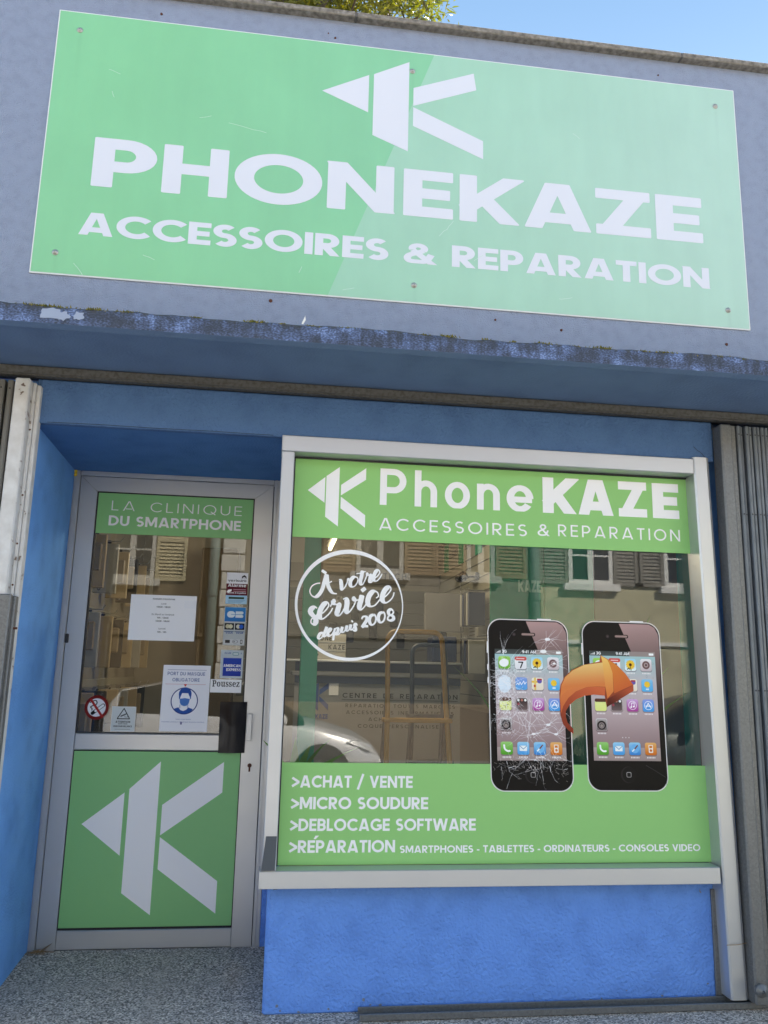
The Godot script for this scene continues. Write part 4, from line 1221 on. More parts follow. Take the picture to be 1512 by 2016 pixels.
# ---------------------------------------------------------------- printed cut-outs
func phone_art(cracked: bool) -> Art:
	var W := 330
	var H := 654
	var a := Art.new(W, H, Color(0.86, 0.85, 0.85))
	var T := Vector2.ZERO
	a.rr(4, 4, W - 4, H - 4, 52, Color(0.055, 0.04, 0.045), Color(0.02, 0.015, 0.02))
	# the sheen printed over the right of the glass
	a.poly(v2([158, 8, 285, 8, 308, 20, 322, 46, 324, 70, 322, 640, 306, 380, 250, 230]), Color(0.72, 0.59, 0.58), Color(0.07, 0.055, 0.06), Vector2(200, 0), Vector2(235, 400))
	a.rr(137, 52, 195, 66, 7, Color(0.16, 0.12, 0.12), Color(0.16, 0.12, 0.12)); a.rr(139, 55, 191, 63, 4, Color(0.66, 0.55, 0.53), Color(0.6, 0.5, 0.48))
	a.ell(108, 60, 7, 7, Color(0.2, 0.17, 0.18)); a.ell(108, 60, 3, 3, Color(0.3, 0.25, 0.27))
	# screen
	var x0 := 28.0
	var x1 := 304.0
	var y0 := 118.0
	var y1 := 540.0
	a.rr(x0, y0, x1, y0 + 120, 0, Color(0.62, 0.79, 0.80), Color(0.77, 0.74, 0.76))
	a.rr(x0, y0 + 120, x1, y0 + 240, 0, Color(0.77, 0.74, 0.76), Color(0.74, 0.66, 0.67))
	a.rr(x0, y0 + 240, x1, y1, 0, Color(0.74, 0.66, 0.67), Color(0.53, 0.43, 0.43))
	a.rr(x0, y1 - 50, x1, y1, 0, Color(0.70, 0.63, 0.62), Color(0.62, 0.55, 0.54))
	for k in 46:
		var c := Vector2(rng.randf_range(x0 + 6, x1 - 6), rng.randf_range(y0 + 26, y0 + 230))
		a.ell(c.x, c.y, rng.randf_range(2, 6), rng.randf_range(2, 6), Color(0.45, 0.5, 0.5, 0.5), 0.75)
	a.rr(x0, y0, x1, y0 + 19, 0, Color(0.24, 0.26, 0.26), Color(0.30, 0.33, 0.33))
	a.poly(v2([190, y0, x1, y0, x1, y0 + 19, 196, y0 + 19]), Color(0.58, 0.54, 0.53), Color(0.6, 0.55, 0.54), T, Vector2.ONE)
	for k in 4: a.rr(x0 + 5 + k * 5, y0 + 13 - k * 2.5, x0 + 8 + k * 5, y0 + 15, 0, Color.WHITE, Color.WHITE)
	a.rr(x1 - 26, y0 + 5, x1 - 6, y0 + 14, 2, Color.WHITE, Color.WHITE)
	write(a, "3G", x0 + 30, y0 + 4, 10, 1.0, Color.WHITE)
	write(a, "9:41 AM", 140, y0 + 4, 10, 1.1, Color.WHITE)
	var cx := [66.0, 132.0, 198.0, 264.0]
	var cy := [170.0, 250.0, 328.0, 404.0, 494.0]
	var q := 24.0
	var icon := func(c: int, r: int, top: Color, low: Color) -> Vector2:
		a.rr(cx[c] - q - 1, cy[r] - q + 2, cx[c] + q + 1, cy[r] + q + 4, 9, Color(0.3, 0.25, 0.25, 0.35), Color(0.3, 0.25, 0.25, 0.35))
		a.rr(cx[c] - q, cy[r] - q, cx[c] + q, cy[r] + q, 9, top, low)
		for k in 6: a.rr(cx[c] - 17 + k * 6, cy[r] + q + 6, cx[c] - 13.5 + k * 6, cy[r] + q + 12, 1, Color(0.95, 0.93, 0.93), Color(0.95, 0.93, 0.93))
		return Vector2(cx[c], cy[r])
	var p: Vector2
	p = icon.call(0, 0, Color(0.66, 0.86, 0.40), Color(0.40, 0.68, 0.16)); a.ell(p.x, p.y, 17, 15, Color(0.95, 0.97, 0.97))
	p = icon.call(1, 0, Color(0.97, 0.97, 0.97), Color(0.9, 0.9, 0.92)); a.rr(p.x - q, p.y - q, p.x + q, p.y - 9, 7, Color(0.86, 0.36, 0.32), Color(0.78, 0.25, 0.24))
	a.curve(v2([p.x - 8, p.y - 2, p.x + 8, p.y - 2, p.x - 1, p.y + 19]), 2.2, Color(0.1, 0.09, 0.1)); a.ln(Vector2(p.x - 14, p.y - 16), Vector2(p.x + 14, p.y - 16), 2.0, Color(0.95, 0.8, 0.8))
	p = icon.call(2, 0, Color(0.62, 0.83, 0.93), Color(0.93, 0.97, 0.97))
	for k in 14: a.ln(p, p + Vector2(cos(TAU * k / 14), sin(TAU * k / 14)) * 16, 3.0, Color(0.96, 0.78, 0.22))
	a.ell(p.x, p.y, 6, 6, Color(0.30, 0.16, 0.06)); a.ln(p + Vector2(0, 8), p + Vector2(2, 22), 1.2, Color(0.2, 0.3, 0.1)); a.curve(v2([p.x - 14, p.y + 18, p.x - 6, p.y + 13, p.x - 4, p.y + 18]), 1.6, Color(0.15, 0.2, 0.12))
	p = icon.call(3, 0, Color(0.93, 0.92, 0.93), Color(0.78, 0.72, 0.74)); a.ell(p.x, p.y, 16, 16, Color(0.45, 0.33, 0.33)); a.ell(p.x, p.y, 9, 9, Color(0.70, 0.62, 0.62)); a.ell(p.x, p.y, 5, 5, Color(0.42, 0.30, 0.32))
	p = icon.call(0, 1, Color(0.90, 0.95, 0.98), Color(0.80, 0.88, 0.96))
	p = icon.call(1, 1, Color(0.52, 0.62, 0.88), Color(0.34, 0.66, 0.92)); a.curve(v2([p.x - 20, p.y + 4, p.x - 14, p.y - 2, p.x - 10, p.y + 5, p.x - 5, p.y - 6, p.x, p.y + 4, p.x + 5, p.y - 2, p.x + 10, p.y - 10, p.x + 14, p.y + 2, p.x + 20, p.y - 6]), 1.2, Color.WHITE)
	p = icon.call(2, 1, Color(0.95, 0.93, 0.87), Color(0.92, 0.87, 0.80)); a.rr(p.x - q, p.y - 12, p.x + 6, p.y - 4, 0, Color(0.93, 0.77, 0.32), Color(0.93, 0.77, 0.32)); a.rr(p.x - 14, p.y - q, p.x - 6, p.y + q, 0, Color(0.93, 0.80, 0.42), Color(0.93, 0.80, 0.42)); a.ell(p.x + 8, p.y - 11, 10, 9, Color(0.42, 0.36, 0.68)); a.rr(p.x - 2, p.y - 20, p.x + 18, p.y - 14, 2, Color(0.68, 0.2, 0.24), Color(0.68, 0.2, 0.24)); a.ell(p.x - 12, p.y + 8, 4, 5, Color(0.78, 0.25, 0.2))
	p = icon.call(3, 1, Color(0.55, 0.78, 0.93), Color(0.30, 0.68, 0.92)); a.ell(p.x, p.y - 4, 12, 12, Color(0.95, 0.78, 0.22)); a.rr(p.x - 6, p.y + 12, p.x + 7, p.y + 18, 1, Color(0.85, 0.93, 0.97), Color(0.85, 0.93, 0.97))
	p = icon.call(0, 2, Color(0.92, 0.94, 0.62), Color(0.90, 0.93, 0.55)); a.rr(p.x - q, p.y - q, p.x + q, p.y - 11, 6, Color(0.34, 0.20, 0.15), Color(0.36, 0.22, 0.17))
	p = icon.call(1, 2, Color(0.78, 0.74, 0.74), Color(0.68, 0.62, 0.62)); a.rr(p.x - q + 2, p.y - q + 2, p.x + q - 2, p.y + q - 2, 7, Color(0.22, 0.17, 0.17), Color(0.45, 0.38, 0.38))
	for k in 3: a.ell(p.x - 14 + k * 14, p.y - 15, 5, 5, [Color(0.9, 0.9, 0.9), Color(0.7, 0.45, 0.4), Color(0.95, 0.95, 0.95)][k])
	a.ell(p.x - 14, p.y, 5, 5, Color(0.6, 0.25, 0.3))
	p = icon.call(2, 2, Color(0.82, 0.66, 0.86), Color(0.66, 0.24, 0.58)); a.ell(p.x, p.y, 17, 17, Color.WHITE, 0.88); a.curve(v2([p.x - 4, p.y + 7, p.x - 4, p.y - 8, p.x + 7, p.y - 10, p.x + 7, p.y + 5]), 1.4, Color.WHITE); a.ell(p.x - 6, p.y + 7, 4, 3, Color.WHITE); a.ell(p.x + 5, p.y + 5, 4, 3, Color.WHITE)
	p = icon.call(3, 2, Color(0.55, 0.62, 0.90), Color(0.25, 0.62, 0.90)); a.ell(p.x, p.y, 17, 17, Color.WHITE, 0.88); a.curve(v2([p.x - 9, p.y + 7, p.x, p.y - 9, p.x + 9, p.y + 7]), 1.6, Color.WHITE); a.ln(p + Vector2(-11, 2), p + Vector2(11, 2), 1.6, Color.WHITE)
	p = icon.call(0, 3, Color(0.85, 0.83, 0.83), Color(0.62, 0.57, 0.57)); a.rr(p.x - q + 3, p.y - q + 3, p.x + q - 3, p.y + q - 3, 6, Color(0.68, 0.65, 0.65), Color(0.45, 0.40, 0.40)); a.ell(p.x, p.y + 2, 18, 17, Color(0.12, 0.10, 0.10)); a.ell(p.x, p.y + 3, 12, 12, Color(0.55, 0.5, 0.5), 0.6); a.ell(p.x, p.y + 4, 6, 6, Color(0.6, 0.55, 0.53))
	for k in 3: a.ell(150 + k * 13, 452, 2, 2, Color(0.9, 0.88, 0.88))
	p = icon.call(0, 4, Color(0.62, 0.83, 0.48), Color(0.30, 0.62, 0.14)); a.curve(spline([Vector2(p.x - 10, p.y - 11), Vector2(p.x - 8, p.y + 2), Vector2(p.x + 2, p.y + 10), Vector2(p.x + 12, p.y + 10)]), 3.4, Color.WHITE)
	p = icon.call(1, 4, Color(0.62, 0.83, 0.95), Color(0.26, 0.60, 0.88)); a.rr(p.x - 15, p.y - 10, p.x + 15, p.y + 10, 2, Color(0.95, 0.97, 0.98), Color(0.95, 0.97, 0.98)); a.curve(v2([p.x - 14, p.y - 9, p.x, p.y + 3, p.x + 14, p.y - 9]), 1.0, Color(0.3, 0.5, 0.7))
	p = icon.call(2, 4, Color(0.62, 0.83, 0.95), Color(0.20, 0.50, 0.82)); a.ell(p.x, p.y, 17, 17, Color(0.45, 0.72, 0.92)); a.ln(p + Vector2(-10, 9), p, 2.2, Color.WHITE); a.ln(p, p + Vector2(11, -12), 2.2, Color(0.45, 0.2, 0.2))
	p = icon.call(3, 4, Color(0.93, 0.72, 0.45), Color(0.82, 0.42, 0.10)); a.rr(p.x - 9, p.y - 15, p.x + 9, p.y + 15, 2, Color(0.96, 0.93, 0.9), Color(0.96, 0.93, 0.9)); a.rr(p.x - 6, p.y - 12, p.x + 6, p.y - 3, 0, Color(0.85, 0.50, 0.2), Color(0.85, 0.5, 0.2)); a.ell(p.x, p.y + 6, 5, 5, Color(0.80, 0.42, 0.15))
	# home button
	a.ell(166, 592, 31, 31, Color(0.14, 0.12, 0.13)); a.ell(170, 592, 28, 29, Color(0.045, 0.04, 0.045))
	a.rr(158, 582, 178, 602, 5, Color(0.72, 0.70, 0.70), Color(0.6, 0.58, 0.58)); a.rr(160.5, 584.5, 175.5, 599.5, 3, Color(0.06, 0.055, 0.06), Color(0.06, 0.055, 0.06))
	if not cracked:
		a.curve(spline([Vector2(240, 556), Vector2(275, 575), Vector2(318, 600)]), 1.0, Color(0.35, 0.34, 0.36, 0.6))
		return a
	# broken glass: rays from the blows, a crushed zone down the left, webs below
	var white := Color(0.96, 0.96, 0.98, 0.9)
	var crack := func(from: Vector2, ang: float, length: float, r: float) -> void:
		var at := from
		var d := ang
		var left := length
		while left > 0:
			var s := rng.randf_range(7, 18)
			var next := at + Vector2(cos(d), sin(d)) * s
			next = next.clamp(Vector2(8, 8), Vector2(W - 8, H - 10))
			a.ln(at, next, r * rng.randf_range(0.4, 1.0) * (0.4 + 0.6 * left / length), Color(white, rng.randf_range(0.5, 0.95)))
			at = next; left -= s; d += rng.randfn(0, 0.22)
	for k in 900:   # crushed glass
		var c := Vector2(absf(rng.randfn(0, 42)) + 14 + rng.randf() * 26, rng.randfn(290, 85))
		if c.x < W - 10 and c.y > 150 and c.y < 450:
			var e := Vector2.from_angle(rng.randf() * TAU) * rng.randf_range(2, 7)
			a.ln(c - e, c + e, rng.randf_range(0.3, 0.9), Color(0.95, 0.96, 0.98, rng.randf_range(0.25, 0.8)) if rng.randf() < 0.8 else Color(0.25, 0.2, 0.22, 0.5))
	a.ell(64, 252, 26, 34, Color(0.88, 0.93, 0.98, 0.85)); a.ell(64, 172, 19, 15, Color(0.97, 0.98, 0.99))
	for k in 26: crack.call(Vector2(70 + rng.randfn(0, 14), 250 + rng.randfn(0, 40)), rng.randf() * TAU, rng.randf_range(50, 150), 1.1)
	for k in 5: crack.call(Vector2(62, 140), -PI / 2 + rng.randfn(0, 0.25), rng.randf_range(60, 130), 1.1)
	for e in [[245, 76, 10], [226, 124, 12], [268, 170, 6], [235, 405, 8], [175, 440, 7], [265, 440, 7]]:
		var c := Vector2(e[0], e[1])
		a.ell(c.x, c.y, e[2] * 1.1, e[2] * 0.6, Color(1, 1, 1, 0.9))
		for k in 9: crack.call(c, rng.randf_range(-1.1, 0.5) + (PI if k % 4 == 0 else 0.0), rng.randf_range(25, 95), 1.0)
	for k in 24: crack.call(Vector2(130 + rng.randfn(0, 45), 350 + rng.randfn(0, 40)), rng.randf_range(0.2, 2.4), rng.randf_range(70, 200), 1.0)
	for k in 26: crack.call(Vector2(rng.randf_range(20, 310), rng.randf_range(520, 600)), rng.randf() * TAU, rng.randf_range(25, 90), 1.2)
	for k in 160:
		var c := Vector2(rng.randf_range(12, 318), 560 + rng.randfn(0, 24))
		var e := Vector2.from_angle(rng.randf() * TAU) * rng.randf_range(2, 8)
		a.ln(c - e, c + e, 0.6, Color(0.92, 0.88, 0.86, 0.7))
	return a

func write(a: Art, text: String, x: float, y: float, h: float, r: float, c: Color) -> void:
	var at := x
	for ch in text:
		var g := {"w": 0.45, "s": []}
		match ch:
			"0": g = {"w": 0.6, "s": [arc(0.3, 0.5, 0.28, 0.5, 0, 360, 16)]}
			"1": g = {"w": 0.35, "s": [v2([0.05, 0.8, 0.25, 1, 0.25, 0])]}
			"3": g = {"w": 0.6, "s": [arc(0.28, 0.74, 0.26, 0.26, 150, -90, 10), arc(0.28, 0.25, 0.28, 0.25, 90, -150, 10)]}
			"4": g = {"w": 0.62, "s": [v2([0.45, 0, 0.45, 1, 0.02, 0.3, 0.6, 0.3])]}
			"9": g = {"w": 0.6, "s": [arc(0.3, 0.7, 0.27, 0.3, 0, 360, 14), arc(0.15, 0.55, 0.42, 0.55, 30, -80, 8)]}
			":": g = {"w": 0.25, "s": [v2([0.1, 0.2, 0.1, 0.25]), v2([0.1, 0.65, 0.1, 0.7])]}
			" ": pass
			_: g = strokes(ch, 0.1)
		for s in g.s:
			var q := PackedVector2Array()
			for p in s: q.append(Vector2(at + p.x * h, y + h - clampf(p.y, 0, 1) * h))
			a.curve(q, r, c)
		at += (g.w + 0.22) * h

func phones(zp: float) -> void:
	var z := zp + 0.0028
	rng.seed = 77
	var arts := [phone_art(true), phone_art(false)]
	var at := [Vector2(0.8355, 0.7545), Vector2(1.2215, 0.7570)]
	var lean := [-0.014, -0.012]
	for k in 2:
		var shape := PackedVector2Array()
		for p in rrect(0, 0, 0.330, 0.655, 0.054): shape.append(Vector2(p.x + at[k].x + lean[k] * p.y / 0.655, p.y + at[k].y))
		var st := mb()
		# texture coordinates follow the lean
		var tris := Geometry2D.triangulate_polygon(shape)
		for i in range(0, tris.size(), 3):
			var f := []; var uv := []
			for j in 3:
				var p := shape[tris[i + j]]
				var v: float = (p.y - at[k].y) / 0.655
				f.append(Vector3(p.x, p.y, z)); uv.append(Vector2((p.x - at[k].x - lean[k] * v) / 0.330, 1.0 - v))
			face(st, f, Vector3.BACK, uv)
		var o := thing("phone_cutout", ["printed cutout of a smartphone with shattered glass on the window", "printed cutout of an intact smartphone under the orange arrow tip"][k], "cutout", Vector3.ZERO)
		mesh("print", st, picture(arts[k].tex(), 0.4), o)
		var bt := mb()
		for e in [[-0.004, 0.520, 0.004, 0.045], [-0.004, 0.455, 0.004, 0.022], [-0.004, 0.405, 0.004, 0.022]]:
			box(bt, Vector3(at[k].x + lean[k] * e[1] / 0.655 - 0.004, at[k].y + e[1], z - 0.0004), Vector3(at[k].x + lean[k] * e[1] / 0.655 - 0.0002, at[k].y + e[1] + e[3], z + 0.0002))
		box(bt, Vector3(at[k].x + 0.205 + lean[k], at[k].y + 0.6552, z - 0.0004), Vector3(at[k].x + 0.262 + lean[k], at[k].y + 0.6592, z + 0.0002))
		mesh("side_key", bt, M.vinyl_white, o)
	# the arrow
	var a := Art.new(480, 480, Color(0.75, 0.35, 0.15))
	var s := 480.0 / 1000.0
	var sc := func(q: Array) -> PackedVector2Array:
		var o := PackedVector2Array()
		for p in v2(q): o.append((p - Vector2(60, 130)) * s)
		return o
	var outline := [630, 160, 720, 205, 830, 270, 940, 380, 1036, 515, 1034, 590, 860, 690, 676, 795, 656, 655, 520, 645, 400, 660, 290, 705, 200, 775, 150, 850, 148, 920, 165, 985, 235, 1060, 235, 1120, 175, 1080, 110, 1010, 80, 900, 78, 640, 100, 530, 150, 440, 250, 350, 400, 285, 612, 238]
	a.poly(sc.call(outline), Color(0.72, 0.36, 0.20), Color(0.50, 0.20, 0.13), Vector2(200, 0), Vector2(200, 400))
	a.poly(sc.call([108, 540, 160, 440, 260, 355, 410, 285, 640, 250, 735, 245, 775, 380, 775, 600, 690, 690, 672, 548, 560, 545, 430, 555, 290, 610, 190, 690, 120, 790, 90, 880, 84, 700]), Color(0.93, 0.80, 0.50), Color(0.86, 0.50, 0.27), Vector2(190, 60), Vector2(200, 190))
	a.poly(sc.call([84, 700, 90, 880, 120, 790, 190, 690, 290, 610, 430, 555, 300, 560, 180, 600, 108, 660]), Color(0.86, 0.50, 0.28), Color(0.78, 0.38, 0.20), Vector2(0, 200), Vector2(0, 400))
	a.poly(sc.call([635, 165, 720, 208, 830, 274, 940, 384, 1034, 515, 780, 625, 775, 380, 720, 205, 650, 250, 640, 200]), Color(0.88, 0.56, 0.22), Color(0.80, 0.38, 0.20), Vector2(300, 20), Vector2(400, 240))
	a.poly(sc.call([635, 165, 720, 215, 770, 360, 775, 600, 690, 690, 672, 548, 650, 250]), Color(0.95, 0.78, 0.42), Color(0.86, 0.48, 0.24), Vector2(260, 30), Vector2(280, 260))
	a.poly(sc.call([690, 692, 1034, 520, 1034, 590, 676, 795]), Color(0.70, 0.32, 0.20), Color(0.34, 0.12, 0.09), Vector2(400, 200), Vector2(330, 300))
	a.poly(sc.call([430, 557, 560, 548, 670, 552, 658, 655, 520, 645, 400, 660, 290, 705, 200, 775, 150, 850, 148, 920, 165, 985, 240, 1060, 236, 1120, 175, 1080, 110, 1010, 84, 900, 120, 790, 190, 690, 290, 612]), Color(0.82, 0.40, 0.24), Color(0.52, 0.20, 0.13), Vector2(220, 200), Vector2(60, 470))
	a.poly(sc.call([150, 850, 200, 775, 225, 755, 230, 1060, 165, 985, 148, 920]), Color(0.40, 0.20, 0.16), Color(0.10, 0.06, 0.06), Vector2(0, 300), Vector2(0, 450))
	var pl := PackedVector2Array()
	for p in v2(outline):
		var u: float = 1090 + p.x / 6.574
		var v: float = 1270 + p.y / 6.574
		pl.append(Vector2(1.114 + (u - 1102) * 0.002115 + (v - 1395) * 0.00005, 1.066 - (v - 1395) * 0.00209))
	var st := mb()
	var tris := Geometry2D.triangulate_polygon(pl)
	var src := v2(outline)
	for i in range(0, tris.size(), 3):
		var f := []; var uv := []
		for j in 3:
			f.append(Vector3(pl[tris[i + j]].x, pl[tris[i + j]].y, z + 0.0012)); uv.append((src[tris[i + j]] - Vector2(60, 130)) / 1000.0)
		face(st, f, Vector3.BACK, uv)
	tag(mesh("arrow_cutout", st, picture(a.tex(), 0.4)), "printed orange arrow curving from the cracked phone to the intact one", "cutout")

# ---------------------------------------------------------------- folding gates
func gate_slat(w: float, h0: float, h1: float) -> SurfaceTool:
	var st := mb()
	# a folded channel: rounded nose towards the street
	var prof := [Vector2(0, -0.045), Vector2(0, -0.004), Vector2(w * 0.22, 0.0), Vector2(w * 0.78, 0.0), Vector2(w, -0.004), Vector2(w, -0.045)]
	for k in prof.size():
		var a: Vector2 = prof[k]
		var b: Vector2 = prof[(k + 1) % prof.size()]
		face(st, [Vector3(a.x, h0, a.y), Vector3(b.x, h0, b.y), Vector3(b.x, h1, b.y), Vector3(a.x, h1, a.y)], Vector3(a.x + b.x - w, 0, a.y + b.y + 0.06))
	face(st, [Vector3(0, h1, -0.045), Vector3(0, h1, -0.004), Vector3(w, h1, -0.004), Vector3(w, h1, -0.045)], Vector3.UP)
	return st

func gates() -> void:
	rng.seed = 5
	var g := thing("folding_gate", "grey folding metal gate stacked open right of the shop window", "gate")
	var po := mb()
	box(po, Vector3(1.790, 0.03, -0.02), Vector3(1.840, 2.238, 0.052), 0.006)
	box(po, Vector3(1.8405, 0.03, -0.02), Vector3(1.866, 2.238, 0.034), 0.003)
	mesh("lead_post", po, M.zinc, g)
	var sl := gate_slat(0.0150, 0.035, 2.236)
	sl.generate_normals()
	var slm := sl.commit()
	var rv := mb(true)
	for y in [2.200, 1.860, 1.152, 0.455, 0.10]:
		lathe(rv, Vector3(0.0075, y, 0.0), 2, [Vector2(-0.0005, 0.0034), Vector2(0.0012, 0.003), Vector2(0.002, 0.0)], 8)
	rv.generate_normals()
	var rvm := rv.commit()
	for k in 26:
		var o := MeshInstance3D.new()
		o.mesh = slm
		o.material_override = M.slat
		o.position = Vector3(1.8690 + k * 0.0182, 0, 0.040 + rng.randf_range(-0.003, 0.004) - (0.006 if k % 2 else 0.0))
		o.rotation.y = rng.randf_range(-0.10, 0.10) + (0.14 if k % 2 else -0.06)
		put(o, "slat", g)
		var r := MeshInstance3D.new()
		r.mesh = rvm
		r.material_override = M.gap
		put(r, "rivet_row", o)
	mesh("roller", _roller(Vector3(1.803, 0.088, 0.075)), M.zinc, g)
	# the floor track
	var tr := mb()
	box(tr, Vector3(0.345, 0.006, -0.055), Vector3(1.98, 0.030, -0.048), 0.002)
	box(tr, Vector3(0.345, 0.0055, -0.0475), Vector3(1.98, 0.0105, 0.0045), 0.001)
	box(tr, Vector3(0.345, 0.006, 0.005), Vector3(1.98, 0.029, 0.012), 0.002)
	tag(mesh("floor_track", tr, M.zinc), "galvanised gate track along the ground under the window wall", "track")
	# the left gate, mostly out of frame
	g = thing("folding_gate", "dull folding gate slats at the left edge behind the white post", "gate")
	var wide := gate_slat(0.021, 0.035, 2.232)
	wide.generate_normals()
	var wm := wide.commit()
	for k in 9:
		var o := MeshInstance3D.new()
		o.mesh = wm
		o.material_override = M.slat_left
		o.position = Vector3(-1.041 - k * 0.029, 0, 0.040 + (k % 2) * 0.006)
		o.rotation.y = -0.08 + 0.1 * (k % 2)
		put(o, "slat", g)
		var r := MeshInstance3D.new()
		r.mesh = rvm
		r.material_override = M.gap
		r.position.x = 0.003
		put(r, "rivet_row", o)
	var wp := thing("white_post", "white painted metal post with flaking paint beside the door recess", "post")
	var p := mb()
	box(p, Vector3(-1.010, 0.0, -0.03), Vector3(-0.956, 2.240, 0.056), 0.005)
	mesh("post_face", p, M.white_paint, wp)
	p = mb()
	box(p, Vector3(-0.9555, 0.0, -0.03), Vector3(-0.9435, 2.234, 0.020), 0.002)
	box(p, Vector3(-0.9430, 0.0, -0.03), Vector3(-0.928, 2.228, 0.012), 0.003)
	mesh("post_flange", p, M.white_paint, wp)
	for y in [1.62, 1.80, 2.05, 1.47]:
		var b := mb()
		lathe(b, Vector3(-0.949, y, 0.020), 2, [Vector2(0, 0.004), Vector2(0.002, 0.003), Vector2(0.003, 0)], 8)
		mesh("rivet", b, M.rust, wp)
	var lk := thing("lock_box", "weathered grey metal lock box on the lower white post", "lock box")
	mesh("box_body", bx(-0.972, 0.62, 0.057, -0.930, 1.432, 0.086, 0.004), M.zinc, lk)
	mesh("box_side", bx(-0.9555, 0.62, 0.021, -0.922, 1.428, 0.056, 0.003), M.zinc, lk)
	var bo := mb(true)
	lathe(bo, Vector3(-0.922, 1.315, 0.045), 0, [Vector2(0, 0.004), Vector2(0.012, 0.004), Vector2(0.013, 0.003), Vector2(0.013, 0)], 10)
	mesh("bolt", bo, M.rust, lk)

func _roller(c: Vector3) -> SurfaceTool:
	var st := mb(true)
	lathe(st, c, 2, [Vector2(-0.02, 0.0), Vector2(-0.02, 0.020), Vector2(-0.004, 0.024), Vector2(0.0, 0.022), Vector2(0.002, 0.014), Vector2(0.006, 0.012), Vector2(0.007, 0.005), Vector2(0.004, 0.0)], 20)
	return st

func debris() -> void:
	rng.seed = 9
	var leaf := func(c: Vector3, l: float, w: float, a: float, tilt: float) -> MeshInstance3D:
		var st := mb(true)
		var n := 6
		for k in n:
			var t0 := float(k) / n
			var t1 := float(k + 1) / n
			var w0 := w * sin(PI * pow(t0, 0.8)) * 0.5
			var w1 := w * sin(PI * pow(t1, 0.8)) * 0.5
			var c0 := 0.25 * l * t0 * t0
			var c1 := 0.25 * l * t1 * t1
			for s in [-1.0, 1.0]:
				face(st, [Vector3(l * t0, c0, 0), Vector3(l * t1, c1, 0), Vector3(l * t1, c1 + w1 * 0.3, s * w1), Vector3(l * t0, c0 + w0 * 0.3, s * w0)], Vector3.UP)
		var o := mesh("dry_leaf", st, M.dry, self, c)
		o.rotation = Vector3(tilt, a, 0.3)
		return o
	tag(leaf.call(Vector3(1.655, 0.392, -0.066), 0.03, 0.018, 1.2, 1.4), "curled brown leaf caught under the right end of the window sill", "leaf")
	tag(leaf.call(Vector3(1.768, 0.050, -0.03), 0.05, 0.02, 1.4, 0.9), "dry tan leaf standing at the foot of the gate post", "leaf")
	tag(leaf.call(Vector3(-0.93, 0.006, -0.77), 0.06, 0.015, 0.3, 0.1), "dry straw coloured leaf in the left corner of the door sill", "leaf")
	var tw := mb()
	for k in 14:
		var c := Vector3(-0.945 + rng.randfn(0, 0.02), 0.006, -0.76 + rng.randfn(0, 0.012))
		tube(tw, [c, c + Vector3(rng.randf_range(0.02, 0.05), rng.randf_range(0.0, 0.012), rng.randf_range(-0.01, 0.02))], 0.0012, 4)
	tag(mesh("dry_grass", tw, M.dry), "wisps of dry grass in the left corner of the door sill", "grass", "", "stuff")
	tw = mb()
	tube(tw, [Vector3(1.71, 0.225, 0.012), Vector3(1.75, 0.228, 0.020), Vector3(1.80, 0.232, 0.010)], 0.0012, 5)
	tag(mesh("twig", tw, M.dry), "thin twig lying across the foot of the right window post", "twig")

